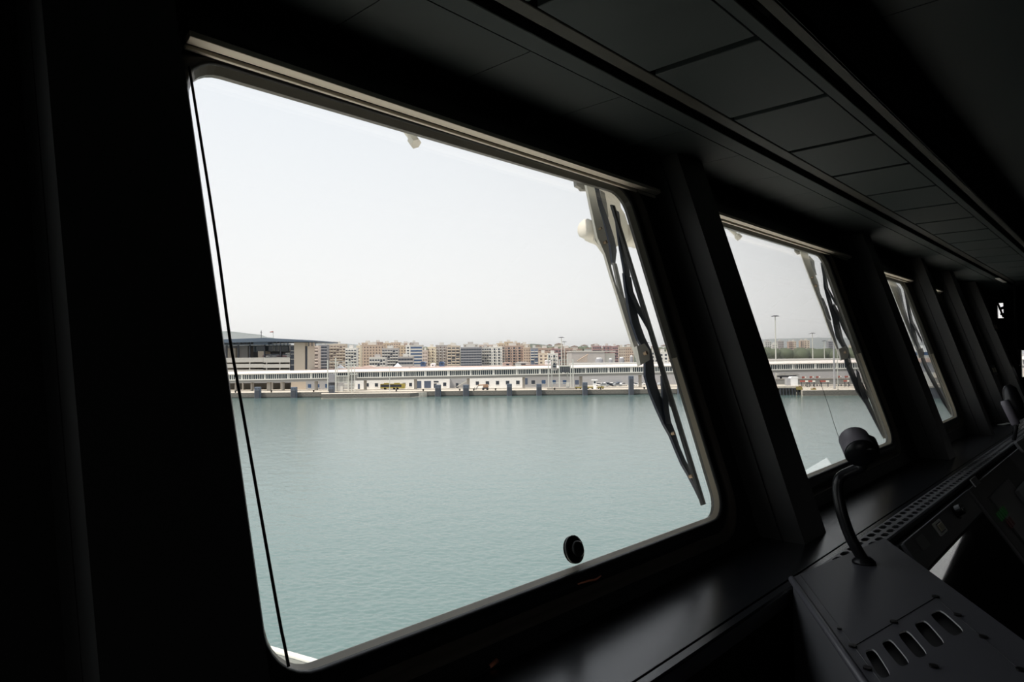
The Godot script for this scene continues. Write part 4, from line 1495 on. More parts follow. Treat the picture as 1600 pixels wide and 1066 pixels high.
# ---------- the town ----------
func block(d: Array, group := "apartment blocks behind the port"):
	# x0, x1, top row, depth, colour, style, floors, columns, window colour, label
	var F: float = d[3]
	var o := harbour("apartment_block", d[9], "building", (d[0] + d[1]) / 2.0, F, group)
	var deep := 7.0
	var w := side_at(d[1], F) - side_at(d[0], F)
	var h := high_at((d[0] + d[1]) / 2.0, d[2], F) - QUAY
	var st := start()
	bx(st, Vector3(-w / 2, 0, -deep), Vector3(w / 2, h, 0))
	put(st, "walls", M[d[4]], o)
	st = start()
	bx(st, Vector3(-w / 2 - 0.15, h, -deep - 0.15), Vector3(w / 2 + 0.15, h + 0.7, 0.15))
	put(st, "parapet", M[d[4]], o)
	st = start()
	bx(st, Vector3(-w * 0.2, h + 0.7, -deep * 0.7), Vector3(w * 0.15, h + 3.0, -deep * 0.3))
	put(st, "roof_hut", M["block_pale" if d[4] != "block_pale" else "block_grey"], o)
	var floors: int = d[6]
	var cols: int = d[7]
	var fh := minf(3.1, (h - 1.0) / floors)
	var g := start()
	var b := start()
	var has_b := false
	for f in floors:
		var y := h - 0.6 - (f + 1) * fh
		for c in cols:
			var cw := w / cols
			var x := -w / 2 + c * cw
			match d[5]:
				0:
					bx(g, Vector3(x + cw * 0.25, y + fh * 0.3, -0.3), Vector3(x + cw * 0.75, y + fh * 0.8, 0.05))
				1:
					bx(g, Vector3(x + cw * 0.1, y + fh * 0.15, -0.3), Vector3(x + cw * 0.9, y + fh * 0.85, 0.05))
					if (f + c) % 5 != 4:
						bx(b, Vector3(x + cw * 0.05, y, 0.0), Vector3(x + cw * 0.95, y + fh * 0.42, 1.0))
						has_b = true
				2:
					bx(g, Vector3(x + cw * 0.03, y + fh * 0.38, -0.3), Vector3(x + cw * 0.97, y + fh * 0.9, 0.06))
				3:
					if c % 2 == 0:
						bx(g, Vector3(x + cw * 0.1, y + fh * 0.05, -0.3), Vector3(x + cw * 0.9, y + fh * 0.9, 0.06))
						bx(b, Vector3(x, y, 0.0), Vector3(x + cw, y + fh * 0.28, 0.8))
						has_b = true
					else:
						bx(g, Vector3(x + cw * 0.3, y + fh * 0.35, -0.3), Vector3(x + cw * 0.6, y + fh * 0.75, 0.05))
	put(g, "windows", M[d[8]], o, "stuff")
	if has_b: put(b, "balconies", M["block_pale" if d[4] in ["block_white", "block_slate", "block_grey"] else d[4]], o, "stuff")

func city():
	var D := "window_dark"
	var B := "window_brown"
	var U := "window_blue"
	var list := [
		[478, 497.5, 541.5, 560, "block_pink", 1, 9, 3, B, "pinkish block with balconies just beside the terminal tower"],
		[498, 511, 540, 575, "block_slate", 2, 10, 3, D, "narrow dark glazed block next to the pinkish one"],
		[511, 540, 539, 590, "block_beige", 1, 10, 6, B, "wide greyish beige block with balcony rows above the first gantry"],
		[539.5, 557, 545, 560, "block_white", 1, 9, 4, D, "white block with stepped balconies above the first white tent"],
		[557, 563, 541.5, 575, "block_yellow", 0, 9, 1, B, "slim pale yellow block end"],
		[563, 600, 540, 600, "block_tan", 0, 10, 8, B, "broad tan block with small windows left of the grey one"],
		[597, 622, 545.5, 575, "block_grey", 1, 9, 6, D, "grey block with balconies between the tan and the orange blocks"],
		[577, 602, 559.5, 540, "block_pale", 1, 4, 6, D, "low pale block with four floors before the tan block"],
		[621.5, 635, 541, 595, "block_ochre", 0, 10, 3, B, "orange block left of the white tower"],
		[622, 645, 558.5, 545, "block_grey", 2, 4, 5, D, "low grey block before the orange one"],
		[634, 641, 540.5, 575, "block_white", 0, 10, 1, D, "slim bright white windowed tower end"],
		[641, 660, 540.5, 572, "block_pale", 2, 9, 1, U, "pale tower with a column of blue windows"],
		[660, 668, 548.5, 565, "block_pink", 0, 7, 3, B, "small pinkish block right of the blue windowed tower"],
		[668, 680.5, 543.5, 570, "block_yellow", 3, 9, 4, B, "cream block with dark vertical stripes"],
		[681, 699, 540.5, 585, "block_grey", 3, 10, 6, B, "grey brown block with dark balcony columns"],
		[699, 718.5, 541.5, 580, "block_beige", 1, 9, 3, D, "beige block with wide dark balconies"],
		[720, 752.5, 544, 575, "block_slate", 2, 10, 8, D, "wide dark office block with pale floor bands"],
		[753, 764, 543.5, 585, "block_pale", 1, 9, 3, D, "pale block just right of the dark office block"],
		[764, 785, 543, 580, "block_white", 3, 9, 6, D, "white block with grey window columns left of the brick towers"],
		[785, 818, 541.5, 590, "block_brick", 3, 10, 8, D, "brick tower group with dark balcony columns"],
		[818, 829, 544.5, 585, "block_tan", 0, 9, 3, B, "tan slab at the end of the brick towers"],
		[829, 841, 545, 580, "block_slate", 1, 9, 2, U, "narrow dark balcony block with blue blinds"],
		[841, 862, 545, 640, "block_brick", 1, 6, 4, B, "low reddish block with white balconies nearest the brick towers"],
		[862, 878, 546, 650, "block_maroon", 1, 6, 3, D, "middle low reddish block left of the grey hall"],
		[878, 895, 545, 655, "block_brick", 1, 6, 3, B, "low reddish block touching the grey hall"],
		[842, 856, 553, 560, "block_sand", 0, 6, 2, B, "low sand coloured block behind the second gantry"],
		[856, 872, 553.5, 555, "block_white", 3, 5, 4, D, "low white block behind the second gantry posts"],
		[926, 940, 541.5, 660, "block_maroon", 1, 9, 4, D, "dark red block with white balconies left of its twin"],
		[943, 955, 541.5, 665, "block_maroon", 3, 9, 4, D, "dark red block in the middle of the red group"],
		[957, 966, 542, 660, "block_maroon", 1, 9, 3, D, "dark red block nearest the wiper arm"],
		[967, 977, 543.5, 670, "block_beige", 0, 8, 3, B, "beige block right of the dark red group"],
		[977, 990, 543.5, 690, "block_tan", 0, 8, 4, B, "tan block behind the wiper arm"],
		[1018, 1028, 549, 560, "block_pale", 0, 6, 2, D, "pale block between the wiper arm and the blade"],
		[1030, 1044, 551, 560, "block_white", 0, 5, 2, D, "white block by the right edge of the near window"],
		[1044, 1062, 547, 600, "block_beige", 0, 7, 4, D, "beige block at the right edge of the near window"],
		[1196, 1206, 534, 1000, "block_pale", 0, 12, 3, D, "pale high rise left of the lamp post in the second window"],
		[1207, 1215, 538, 1010, "block_white", 0, 10, 3, D, "white high rise behind the lamp post in the second window"],
		[1216, 1225, 533.5, 1020, "block_grey", 0, 12, 3, D, "grey high rise right of the lamp post in the second window"],
		[1233, 1239, 534.5, 1000, "block_brick", 1, 12, 2, D, "reddish high rise of the pair in the second window"],
		[1239, 1244.5, 534, 1005, "block_sand", 0, 12, 2, B, "sand coloured high rise of the pair in the second window"],
		[1251.5, 1257, 533, 1000, "block_tan", 3, 12, 2, D, "tan high rise with dark stripes in the second window"],
		[1257, 1265.5, 532.5, 1005, "block_sand", 0, 12, 2, B, "tall sand coloured high rise in the second window"],
		[1295, 1303, 534, 1010, "block_slate", 2, 12, 2, D, "dark grey high rise near the clamp of the second wiper"],
		[1330, 1345, 540, 1050, "block_beige", 0, 9, 3, B, "beige block behind the blade of the second wiper"],
	]
	for d in list: block(d)
	# back rows whose tops show over the front ones
	var tops := [[565, 583, 536.5], [583, 597, 535.5], [596, 612, 537], [611, 626, 536], [626, 641, 537.5], [641, 652, 536], [700, 712, 539.5], [724, 747, 538.5], [748, 772, 539.5], [776, 790, 537.5], [788, 802, 535], [800, 813, 536.5], [812, 828, 539]]
	for i in tops.size():
		var q: Array = tops[i]
		var col: String = ["block_tan", "block_brick", "block_ochre", "block_tan", "block_brick", "block_grey", "block_beige", "block_pale", "block_pink", "block_ochre", "block_ochre", "block_tan", "block_beige"][i]
		block([q[0], q[1], q[2], 760 + (i % 3) * 25, col, 0, 12, 4, B, "upper floors of a back row block over the %s" % ["first part of the tan roofline", "second part of the tan roofline", "grey block's left half", "grey block's right half", "orange block", "blue windowed tower", "beige balcony block", "dark office block", "white striped block", "left brick tower", "middle brick tower", "right brick tower", "tan slab"][i]], "back row blocks")
	# grey hall
	var h := harbour("grey_hall", "big pale grey hall with a slanted tan truss behind the second gantry", "hall", 925, 500)
	part_box(h, "walls", "block_grey", 893, 945, 549.5, GROUND, 500, 40)
	part_box(h, "walls", "block_pale", 945, 961, 552, GROUND, 502, 40)
	part_box(h, "roof_edge", "block_pale", 892, 962, 548.6, 549.8, 499.5, 42)
	var st := start()
	var inv := h.transform.affine_inverse()
	for k in 8:
		var x := 903.0 + k * 2.0
		var a := inv * far_at(x, 566, 498)
		var b := inv * far_at(x, 563.5 - k * 1.3, 498)
		tube(st, [a, b], 0.18, 4)
	tube(st, [inv * far_at(902, 564, 498), inv * far_at(919, 553.5, 498)], 0.3, 4)
	put(st, "slanted_truss", M["block_tan"], h)
	# white roof units and small huts in front of the town
	var huts := [[657, 664, 565.5, "window_blue", "small blue hut on the shed roof below the blue windowed tower"], [672.5, 679, 568, "white_wall", "small white hut on the shed roof below the striped cream block"], [686, 693.5, 565.5, "window_blue", "blue hut on the shed roof below the grey brown block"], [785, 800, 566.5, "roof_pink", "pale pink gabled hut below the brick towers"], [805, 828, 566, "block_pale", "pale gabled hut below the tan slab"], [852, 861, 563, "tent_white", "white dome hut left of the second gantry"], [566, 584, 572, "block_pink", "pink dormer on the shed roof between the tents"]]
	for q in huts:
		var o := harbour("roof_hut", q[4], "hut", (q[0] + q[1]) / 2.0, 362, "huts behind the walkway")
		part_box(o, "walls", q[3], q[0], q[1], q[2] + 1.5, GROUND, 362, 6)
		var w := side_at(q[1], 362) - side_at(q[0], 362)
		var y := high_at(q[0], q[2] + 1.5, 362) - QUAY
		st = start()
		plate(st, PackedVector2Array([Vector2(-w / 2 - 0.2, y), Vector2(w / 2 + 0.2, y), Vector2(w * 0.25, y + 0.6), Vector2(-w * 0.25, y + 0.6)]), -6.2, 0.2)
		put(st, "roof", M[q[3]], o)
		part_box(o, "opening", "window_dark", lerpf(q[0], q[1], 0.4), lerpf(q[0], q[1], 0.7), q[2] + 2.2, q[2] + 4.0, 361.9, 0.3)
	# steel tanks with white tops right of the hall
	for q in [[930, 942, 559, "grey tank with white top beside the hall"], [951, 957, 560, "small grey tank with white top"], [967, 975, 558, "tall grey tank on legs with white top"], [984, 989, 555.5, "white stack of boxes left of the wiper clamp"]]:
		var o := harbour("storage_tank", q[3], "tank", (q[0] + q[1]) / 2.0, 400, "tanks right of the hall")
		var w := side_at(q[1], 400) - side_at(q[0], 400)
		var y := high_at(q[0], q[2], 400) - QUAY
		st = start(true)
		tube(st, [Vector3(0, 0, 0), Vector3(0, y - 1.2, 0), Vector3(0, y - 0.8, 0)], [w / 2, w / 2, w * 0.42], 14)
		put(st, "shell", M["block_slate"], o)
		st = start(true)
		tube(st, [Vector3(0, y - 0.8, 0), Vector3(0, y, 0)], [w * 0.36, w * 0.33], 14)
		put(st, "top", M["tent_white"], o)
	# houses on the green hill
	for k in 30:
		var x := 818.0 + k * 7.9 + rng.randf_range(-2.0, 2.0)
		var row := float((k * 3) % 7) / 6.0
		var y := lerpf(537.5, 548.0, row) + absf(x - 850) * 0.014
		var dd := lerpf(1110.0, 930.0, row)
		var by := high_at(x, y + 2.6, dd)
		var o := harbour("hillside_house", "small pale house among the scrub on the green hill", "house", x, dd, "houses on the green hill", by - 6.0)
		var ww := rng.randf_range(3.0, 7.0)
		st = start()
		bx(st, Vector3(-ww, 0, -6), Vector3(ww, 8.6, 0))
		put(st, "walls", M[["block_white", "block_pale", "block_pink", "block_sand"][k % 4]], o)
		st = start()
		plate(st, PackedVector2Array([Vector2(-ww - 0.5, 8.6), Vector2(ww + 0.5, 8.6), Vector2(0, 10.4)]), -6.5, 0.5)
		put(st, "roof", M["roof_brown"], o)
	# trees
	var crown := tree_crown()
	for k in 30:
		var x := 822.0 + k * 7.8 + rng.randf_range(-1.0, 1.0)
		var y := 540.5 + absf(x - 850) * 0.012 + rng.randf_range(-1.0, 3.0)
		tree(crown, x, y, 1060.0, rng.randf_range(5.0, 8.0), "round green tree on the hill among the houses", "trees on the green hill")
	for k in 40:
		var x := 1188.0 + k * 4.8 + rng.randf_range(-2, 2)
		tree(crown, x, 545.0 + rng.randf_range(-2.0, 3.5), 760.0 + rng.randf_range(-60, 60), rng.randf_range(6.0, 9.0), "round dark green tree in the belt seen through the second window", "tree belt below the high rises", true)
	for k in 5:
		tree(crown, 661.0 + k * 2.2, 541.5 + rng.randf_range(0, 2), 640.0, 4.5, "green treetop between the blue windowed tower and the cream block", "treetops between the blocks", true)

func tree_crown() -> Mesh:
	var st := start(true)
	var n := FastNoiseLite.new()
	n.seed = 3
	n.frequency = 0.9
	var loops := []
	for j in 8:
		var a := PI * j / 7
		var l := PackedVector3Array()
		for i in 11:
			var b := TAU * i / 11
			var d := Vector3(sin(a) * cos(b), -cos(a), sin(a) * sin(b))
			l.append(d * (1.0 + 0.35 * n.get_noise_3d(d.x * 2, d.y * 2, d.z * 2)))
		loops.append(l)
	loft(st, loops)
	st.generate_normals()
	var m := st.commit()
	m.surface_set_material(0, M["leaf_green"])
	return m

func tree(crown: Mesh, x: float, y: float, depth: float, r: float, label: String, group: String, ground := false):
	var top := high_at(x, y, depth)
	var base := QUAY if ground else top - 2.6 * r
	var o := harbour("tree", label, "tree", x, depth, group, base)
	var mi := MeshInstance3D.new()
	mi.name = "crown"
	mi.mesh = crown
	mi.scale = Vector3(r * 1.1, r, r * 1.1)
	mi.rotation.y = rng.randf() * TAU
	mi.position.y = top - base - r
	o.add_child(mi)
	var st := start()
	tube(st, [Vector3.ZERO, Vector3(0, maxf(top - base - 1.6 * r, 1.0), 0)], 0.3, 5)
	put(st, "trunk", M["bark"], o)

# ---------- things on the quay ----------
func quay_things():
	# fender pylons
	var py := [[402.5, 9, 605.0], [459, 9, 605.0], [518, 8, 603.0], [684, 9, 601.5], [727.7, 9, 601.5], [795.5, 8, 600.0], [841.8, 8, 600.0], [913.5, 7.5, 597.5], [985.7, 7.5, 587.5], [1062, 7.5, 587.0]]
	var nl := ["first blue grey fender pylon under the parking decks", "blue grey fender pylon at the foot of the stair tower", "blue grey fender pylon at the foot of the first gantry", "blue grey fender pylon before the blue shed doors", "blue grey fender pylon before the steel stair", "blue grey fender pylon right of the boom lift", "blue grey fender pylon left of the second gantry", "blue grey fender pylon right of the second gantry", "tall blue grey fender pylon left of the wiper clamp", "tall blue grey fender pylon by the right edge of the near window"]
	for i in py.size():
		var q: Array = py[i]
		var o := harbour("fender_pylon", nl[i], "pylon", q[0], 305.4, "fender pylons along the quay", SEA - 1.0)
		var w := side_at(q[0] + q[1] / 2.0, 305.4) - side_at(q[0] - q[1] / 2.0, 305.4)
		var h := high_at(q[0], q[2], 304.5) - SEA + 1.0
		var st := start()
		cut_box(st, Vector3(-w / 2, 0, -1.2), Vector3(w / 2, h, 0.6), 0.15)
		put(st, "column", M["pylon_blue"], o)
		st = start()
		cut_box(st, Vector3(-w * 0.42, 0.4, 0.6), Vector3(w * 0.42, h - 1.4, 0.95), 0.1)
		put(st, "fender_pad", M["steel_dark"], o)
		st = start()
		for k in [-1, 1]: disc(st, Vector3(k * w * 0.25, h - 0.7, 0.6), Vector3(0, 0, 1), 0.18, 0.15, 8)
		put(st, "bolt", M["steel_dark"], o)
	# bollards
	var bl := [368, 424, 490, 619, 661, 681, 718, 740, 774, 842, 866, 938, 1006]
	for i in bl.size():
		var o := harbour("mooring_bollard", "small black mooring bollard on the quay edge", "bollard", bl[i], 308.3, "mooring bollards on the quay edge")
		var st := start(true)
		tube(st, [Vector3.ZERO, Vector3(0, 0.5, 0), Vector3(0, 0.75, 0), Vector3(0, 0.95, 0)], [0.35, 0.28, 0.5, 0.4], 10)
		put(st, "post", M["tyre"], o)
	bus()
	boom_lift()
	# tents
	for q in [[520, 539, 570, 577.5, "white pyramid tent behind the first gantry"], [613, 627.5, 567.3, 574.5, "white pyramid tent behind the walkway left of the white tower"]]:
		var F := 368.0
		var o := harbour("pyramid_tent", q[4], "tent", (q[0] + q[1]) / 2.0, F, "pyramid tents")
		var w := (side_at(q[1], F) - side_at(q[0], F)) / 2
		var y0 := high_at(q[0], q[3], F) - QUAY
		var y1 := high_at(q[0], q[2], F) - QUAY
		var loops := []
		for k in [[y0 - 0.5, 1.0], [y0, 1.0], [lerpf(y0, y1, 0.5), 0.42], [y1, 0.02]]:
			loops.append(PackedVector3Array([Vector3(-w, 0, w) * k[1] + Vector3(0, k[0], -w), Vector3(w, 0, w) * k[1] + Vector3(0, k[0], -w), Vector3(w, 0, -w) * k[1] + Vector3(0, k[0], -w), Vector3(-w, 0, -w) * k[1] + Vector3(0, k[0], -w)]))
		var st := start()
		loft(st, loops)
		put(st, "canopy", M["tent_white"], o)
		for k in [-1, 1]:
			for z in [0.0, -2.0]:
				st = start()
				tube(st, [Vector3(k * w * 0.96, 0, z * w * 0.96), Vector3(k * w * 0.96, y0, z * w * 0.96)], 0.12, 6)
				put(st, "pole", M["steel_white"], o)
	# lamp masts
	var masts := [[877.5, 527, 420.0, "tall lamp mast behind the second gantry"], [882, 533.8, 520.0, "shorter lamp mast beside the tall one behind the second gantry"], [1011, 535, 480.0, "lamp mast beside the wiper arm"], [1212.3, 493.5, 330.0, "tallest lamp mast in the second window"], [1270, 520.5, 430.0, "lamp mast in the middle of the second window"], [1288.3, 532.5, 520.0, "small far lamp mast right of the middle one"]]
	for q in masts:
		var F: float = q[2]
		var o := harbour("lamp_mast", q[3], "lamp mast", q[0], F, "port lamp masts")
		var h := high_at(q[0], q[1], F) - QUAY
		var st := start()
		tube(st, [Vector3.ZERO, Vector3(0, h, 0)], [0.42, 0.22], 8)
		put(st, "mast", M["steel_white"], o)
		st = start()
		tube(st, [Vector3(0, h - 0.3, 0), Vector3(0, h + 0.1, 0)], [1.3, 1.0], 12)
		put(st, "lamp_ring", M["steel_dark"], o)
		for k in 6:
			st = start()
			var a := TAU * k / 6
			bc(st, Vector3(cos(a) * 1.5, h - 0.25, sin(a) * 1.5), Vector3(0.7, 0.25, 0.5))
			put(st, "lamp_head", M["steel_dark"], o)
	var poles := [[608.6, 571, 616.5, 300.5, "thin pole on the landing platform"], [1308.3, 545, 609, 287.0, "thin pale pole at the edge of the pier"], [1303, 532, 601.5, 296.0, "grey mast on the pier beside the thin pole"], [788, 535, 575, 470.0, "thin antenna over the brick towers"], [549.5, 566, 617, 299.5, "thin pole before the first gantry"]]
	for i in poles.size():
		var q: Array = poles[i]
		var o := harbour("thin_pole", q[4], "pole", q[0], q[3], "thin poles")
		var h := high_at(q[0], q[1], q[3]) - QUAY
		var st := start()
		tube(st, [Vector3.ZERO, Vector3(0, h, 0)], [0.16 if i != 2 else 0.45, 0.1 if i != 2 else 0.3], 6)
		put(st, "shaft", M["steel_white" if i != 2 else "grey_wall"], o)
		st = start()
		cut_box(st, Vector3(-0.35, 0, -0.35), Vector3(0.35, 0.25, 0.35), 0.05)
		put(st, "foot", M["pier_concrete"], o)
	# parked cars right of the second gantry
	var colors := ["white", "silver", "white", "dark", "white", "silver", "blue", "white", "silver", "white", "white", "silver"]
	var spots := [[937, 345], [944, 338], [948, 352], [953, 340], [958, 348], [964, 339], [968, 352], [973, 344], [990, 346], [996, 338], [1002, 350], [1033, 342]]
	for i in spots.size():
		car("parked_car", "%s car in the quay car park, %s from the second gantry" % [{"white": "white", "silver": "silver", "dark": "black", "blue": "blue"}[colors[i]], ["first", "second", "third", "fourth", "fifth", "sixth", "seventh", "eighth", "ninth", "tenth", "eleventh", "twelfth"][i]], spots[i][0], spots[i][1], "car_" + colors[i], "cars in the quay car park", QUAY, 1.1, rng.randf_range(-0.9, 0.9))
	# white service hut with a flat canopy and small ochre carts
	var kiosk := harbour("quay_kiosk", "slim white kiosk with flat canopy right of the second gantry", "kiosk", 930, 312, "")
	part_box(kiosk, "cabin", "white_wall", 926.5, 931, 594.5, GROUND, 312, 1.2)
	part_box(kiosk, "canopy", "white_wall", 924.5, 933.5, 593.5, 594.6, 311.4, 2.4)
	part_box(kiosk, "window", "window_dark", 927.3, 930.3, 596, 599, 311.95, 0.1)
	var carts := [[903, "low ochre cart at the foot of the second gantry"], [921.5, "low ochre cart left of the white kiosk"], [938, "low ochre cart right of the white kiosk"]]
	for q in carts:
		var o := harbour("baggage_cart", q[1], "cart", q[0], 313, "baggage carts")
		var st := start()
		cut_box(st, Vector3(-1.5, 0.45, -0.8), Vector3(1.5, 1.1, 0.8), 0.08)
		put(st, "tray", M["machine_olive"], o)
		for wx in [-1.0, 1.0]:
			for wz in [-0.75, 0.6]:
				st = start()
				disc(st, Vector3(wx, 0.3, wz), Vector3(0, 0, 1), 0.3, 0.15, 10)
				put(st, "wheel", M["tyre"], o)
	# second window: jetty, white shelter, barriers, lorry
	var j := harbour("timber_jetty", "short jetty with black tyre fenders beside the pier head", "jetty", 1240, 292, "", SEA - 1.0)
	part_box(j, "deck", "quay_concrete", 1216, 1252, 603.5, 606.5, 292, 16)
	for k in 8:
		var x := 1218.0 + k * 4.6
		part_box(j, "pile", "steel_dark", x, x + 1.6, 606.5, GROUND, 291.5, 0.8)
		part_box(j, "tyre_fender", "tyre", x + 1.9, x + 3.2, 607, 613, 291.3, 0.5)
	var sh := harbour("white_shelter", "white draped shelter standing on the jetty", "shelter", 1241, 297, "")
	var s0 := start()
	pbox(s0, sh, 1235.5, 1246, 591, GROUND, 297, 3)
	put(s0, "walls", M["tent_white"], sh)
	part_box(sh, "flap", "grey_wall", 1229, 1235.5, 592, GROUND, 297.5, 2.5)
	s0 = start()
	var sy := high_at(1241, 591, 297) - QUAY
	plate(s0, PackedVector2Array([Vector2(-1.7, sy), Vector2(1.7, sy), Vector2(1.2, sy + 0.7), Vector2(-1.2, sy + 0.7)]), -3.0, 0.1)
	put(s0, "roof", M["tent_white"], sh)
	var road := harbour("road_barrier", "long grey concrete road parapet behind the pier", "parapet", 1300, 318, "")
	part_box(road, "parapet", "walkway_beam", 1205, 1600, 591.5, 600, 318, 1.0)
	part_box(road, "parapet_top", "pier_concrete", 1205, 1600, 590.5, 591.5, 317.8, 1.4)
	var bar_list := [[1250, 1262, 594.5], [1262, 1273, 594.5], [1281, 1295, 594.5], [1318, 1326, 594], [1253, 1259, 588.5], [1265, 1271, 588], [1275, 1281, 588], [1309, 1314, 587.5], [1320, 1328, 587.5], [1356, 1360, 598]]
	for i in bar_list.size():
		var q: Array = bar_list[i]
		var F := 313.0 if i < 4 else 320.0
		var o := harbour("traffic_barrier", "red and white traffic barrier, %s from the shelter" % ["first of the lower row", "second of the lower row", "third of the lower row", "fourth of the lower row", "first of the upper row", "second of the upper row", "third of the upper row", "fourth of the upper row", "fifth of the upper row", "last, near the blade,"][i], "barrier", (q[0] + q[1]) / 2.0, F, "traffic barriers")
		part_box(o, "red_section", "barrier_red", q[0], lerpf(q[0], q[1], 0.62), q[2], q[2] + 2.6, F, 0.5)
		part_box(o, "white_section", "barrier_white", lerpf(q[0], q[1], 0.62), q[1], q[2], q[2] + 2.6, F, 0.5)
		for e in [0.12, 0.85]:
			part_box(o, "stand", "steel_dark", lerpf(q[0], q[1], e), lerpf(q[0], q[1], e) + 0.8, q[2] + 2.6, GROUND, F, 0.4)
	var lo := harbour("flat_lorry", "white lorry parked behind the parapet in the second window", "lorry", 1230, 325, "")
	part_box(lo, "box_body", "white_wall", 1216, 1244, 583.5, 586.5, 325, 3)
	part_box(lo, "chassis", "steel_dark", 1217, 1243, 587, 589.5, 325, 2.5)
	part_box(lo, "cab", "car_white", 1244, 1248, 584.5, 589, 325, 2.5)
	for x in [1220, 1236, 1245]:
		var st := start()
		var p := lo.transform.affine_inverse() * far_at(x, 590.5, 325)
		disc(st, p, Vector3(0, 0, 1), 0.5, 0.3, 10)
		put(st, "wheel", M["tyre"], lo)
	for q in [[1245, 1256, 603.5, "ochre crates on the jetty"], [1268, 1277, 606.5, "brown mooring gear on the pier head"]]:
		var o := harbour("quay_crate", q[3], "crate", (q[0] + q[1]) / 2.0, 290, "crates on the pier", QUAY - 0.05)
		part_box(o, "lower_crate", "machine_olive", q[0], lerpf(q[0], q[1], 0.7), q[2] + 1.0, GROUND, 290, 1.5)
		part_box(o, "upper_crate", "machine_ochre", lerpf(q[0], q[1], 0.3), lerpf(q[0], q[1], 0.6), q[2] - 0.6, q[2] + 1.0, 290.2, 1.0)
	# moored vessel seen in the third window
	var v := harbour("moored_ferry", "grey moored vessel with pale deckhouse in the third window", "ship", 1452, 260, "", SEA - 0.5)
	part_box(v, "hull", "steel_dark", 1425, 1500, 606, GROUND, 262, 14)
	part_box(v, "hull_strake", "pier_concrete", 1425, 1500, 603.5, 606, 261.8, 14)
	part_box(v, "deckhouse", "block_pale", 1441, 1458, 582, 603.5, 263, 10)
	part_box(v, "bridge_deck", "block_slate", 1436, 1500, 566, 582, 266, 10)
	part_box(v, "superstructure", "block_pale", 1438, 1500, 555, 560, 266, 10)
	part_box(v, "superstructure", "roof_pink", 1438, 1500, 560, 566, 265.5, 11)
	part_box(v, "funnel", "tent_white", 1442, 1450, 540, 555, 268, 6)
	part_box(v, "funnel_band", "window_blue", 1442, 1500, 550, 555, 267.8, 6)

func bus():
	var F := 326.5
	var o := harbour("city_bus", "yellow city bus parked before the white quay shed", "bus", 613, F)
	var L := side_at(632, F) - side_at(594, F)
	var st := start()
	cut_box(st, Vector3(-L / 2, 0.35, -2.4), Vector3(L / 2, 2.75, 0), 0.18)
	put(st, "body", M["bus_yellow"], o)
	st = start()
	bx(st, Vector3(-L / 2 + 0.2, 1.15, -2.44), Vector3(L / 2 - 1.5, 2.35, 0.05))
	put(st, "side_glazing", M["window_dark"], o)
	st = start()
	bx(st, Vector3(-L / 2 - 0.05, 1.0, -2.2), Vector3(-L / 2 + 0.1, 2.5, -0.2))
	put(st, "windscreen", M["window_dark"], o)
	st = start()
	cut_box(st, Vector3(-L / 2 + 1.7, 2.75, -2.0), Vector3(-L / 2 + 4.0, 3.1, -0.4), 0.08)
	cut_box(st, Vector3(L / 2 - 5.2, 2.75, -2.0), Vector3(L / 2 - 2.6, 3.1, -0.4), 0.08)
	put(st, "roof_unit", M["bus_yellow"], o)
	for x in [-L / 2 + 2.2, L / 2 - 5.2, L / 2 - 3.6]:
		for z in [-0.3, -2.35]:
			st = start()
			disc(st, Vector3(x, 0.5, z), Vector3(0, 0, 1), 0.5, 0.32, 12)
			put(st, "wheel", M["tyre"], o)

func boom_lift():
	var F := 311.0
	var o := harbour("boom_lift", "ochre boom lift parked on the quay before the white shed", "lift", 758, F)
	var st := start()
	cut_box(st, Vector3(-1.4, 0.6, -1.0), Vector3(1.4, 1.25, 1.0), 0.1)
	put(st, "chassis", M["steel_dark"], o)
	st = start()
	cut_box(st, Vector3(-1.0, 1.25, -0.9), Vector3(1.5, 2.3, 0.9), 0.15)
	put(st, "turret", M["machine_ochre"], o)
	st = start()
	tube(st, [Vector3(1.2, 2.6, 0), Vector3(-3.4, 2.3, 0.0)], 0.25, 4)
	put(st, "boom", M["machine_ochre"], o)
	st = start()
	tube(st, [Vector3(-3.2, 2.3, 0), Vector3(-3.7, 1.2, 0), Vector3(-4.4, 0.9, 0)], 0.14, 6)
	put(st, "jib", M["steel_dark"], o)
	st = start()
	for z in [-0.6, 0.6]:
		for x in [-4.9, -4.0]: tube(st, [Vector3(x, 0.4, z), Vector3(x, 1.5, z)], 0.05, 4)
	bx(st, Vector3(-4.95, 0.35, -0.65), Vector3(-3.95, 0.45, 0.65))
	put(st, "basket", M["steel_dark"], o)
	for x in [-0.95, 0.95]:
		for z in [-0.9, 0.9]:
			st = start()
			disc(st, Vector3(x, 0.5, z - 0.15), Vector3(0, 0, 1), 0.5, 0.3, 12)
			put(st, "wheel", M["tyre"], o)

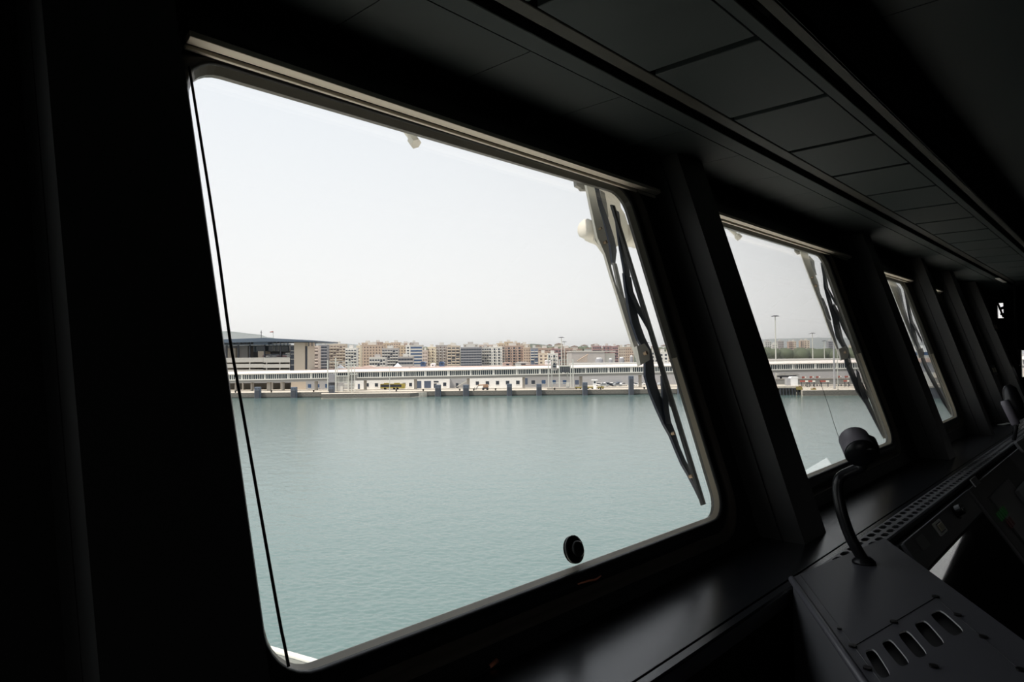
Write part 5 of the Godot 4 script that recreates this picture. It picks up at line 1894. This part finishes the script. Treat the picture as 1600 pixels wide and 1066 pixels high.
func gantries():
	var F := 311.5
	var o := harbour("boarding_gantry", "white steel boarding gantry with a grey tunnel left of the bus", "gantry", 534, F)
	var back := F + 6.0
	for q in [[511.8, 1.2, 563, F], [514.5, 0.8, 585, back], [524.2, 1.6, 559, F], [527, 0.9, 566, back], [543.8, 1.5, 562, F], [546.5, 0.9, 566, back], [549.5, 0.8, 570, F], [554.0, 1.2, 568.5, F]]:
		part_box(o, "post", "steel_white", q[0] - q[1] / 2, q[0] + q[1] / 2, q[2], GROUND, q[3], 0.35)
	for q in [[514, 546, 565, 0.8], [526, 555, 568.5, 0.9], [536, 554, 600, 0.6], [536, 554, 604.5, 0.6], [536, 554, 609, 0.6], [525, 546, 575, 0.5]]:
		part_box(o, "beam", "steel_white", q[0], q[1], q[2], q[2] + q[3], F + 0.2, 0.3)
	part_box(o, "tunnel", "walkway_beam", 525, 543, 588.5, 597, F + 1.5, 3)
	part_box(o, "tunnel", "walkway_beam", 546.5, 555, 586, 595, F + 2.0, 3)
	part_box(o, "tunnel_roof", "steel_white", 524.5, 546, 587.3, 588.5, F + 1.3, 3.4)
	part_box(o, "tunnel_roof", "steel_white", 545.5, 556, 584.3, 586, F + 1.8, 3.4)
	for k in 7: part_box(o, "tunnel_rib", "steel_white", 526.3 + k * 2.5, 526.9 + k * 2.5, 588.5, 597, F + 1.4, 0.2)
	part_box(o, "tunnel_base", "steel_white", 524.5, 546, 596.6, 597.6, F + 1.3, 3.4)
	part_box(o, "cabin", "block_slate", 513.5, 523, 584.5, 597.5, F + 2, 4)
	part_box(o, "machine_box", "block_pale", 527.5, 535.5, 603.5, GROUND, F + 1, 2)
	part_box(o, "machine_box", "steel_dark", 512.5, 522, 598, GROUND, F + 3, 2)
	for q in [[538, 543, 599], [548, 554, 599]]: part_box(o, "panel", "block_pale", q[0], q[1], q[2], q[2] + 5, F + 0.6, 0.2)
	o = harbour("boarding_gantry", "white steel boarding gantry with a dark tunnel before the grey shed", "gantry", 876, F)
	for q in [[856.7, 1.4, 554, F], [862, 1.2, 565.5, F + 1], [873.8, 1.6, 562, F], [886.2, 1.2, 553.5, back], [891.4, 1.2, 572, F], [895.2, 1.6, 561.5, F]]:
		part_box(o, "post", "steel_white", q[0] - q[1] / 2, q[0] + q[1] / 2, q[2], GROUND, q[3], 0.35)
	for q in [[857, 896, 562, 0.9], [862, 892, 598, 0.9], [857, 874, 571, 0.5], [874, 896, 568, 0.6]]:
		part_box(o, "beam", "steel_white", q[0], q[1], q[2], q[2] + q[3], F + 0.2, 0.3)
	part_box(o, "cabin", "block_grey", 861.5, 870, 570, 579, F + 2, 4)
	part_box(o, "cabin_window", "window_dark", 864, 868.5, 569, 574, F + 1.9, 0.3)
	part_box(o, "tunnel", "steel_dark", 874.5, 890.5, 573, 582, F + 2, 3.5)
	part_box(o, "tunnel_roof", "steel_white", 875, 892, 571.3, 573, F + 1.8, 4)
	for k in 4: part_box(o, "tunnel_rib", "walkway_beam", 877 + k * 3.4, 877.7 + k * 3.4, 573, 582, F + 1.9, 0.2)
	part_box(o, "machine_box", "block_pale", 884.5, 889, 599, GROUND, F + 1, 2)
	part_box(o, "footing", "pier_concrete", 855, 899, 606.3, GROUND, F - 0.5, 4)

func haze():
	var f := FogVolume.new()
	f.name = "sea_haze"
	f.shape = RenderingServer.FOG_VOLUME_SHAPE_BOX
	f.size = Vector3(14000, 150, 7000)
	var m := FogMaterial.new()
	m.density = 0.00017
	m.albedo = Color(0.97, 0.975, 0.98)
	f.material = m
	f.set_meta("label", "thin summer haze over the port and the town")
	f.set_meta("category", "haze")
	f.set_meta("kind", "stuff")
	add_child(f)
	f.rotation.y = deg_to_rad(YAW)
	var c := cam.position + fwd * (360.0 + 3500.0)
	f.position = Vector3(c.x, SEA + 1 + 75.0, c.z)
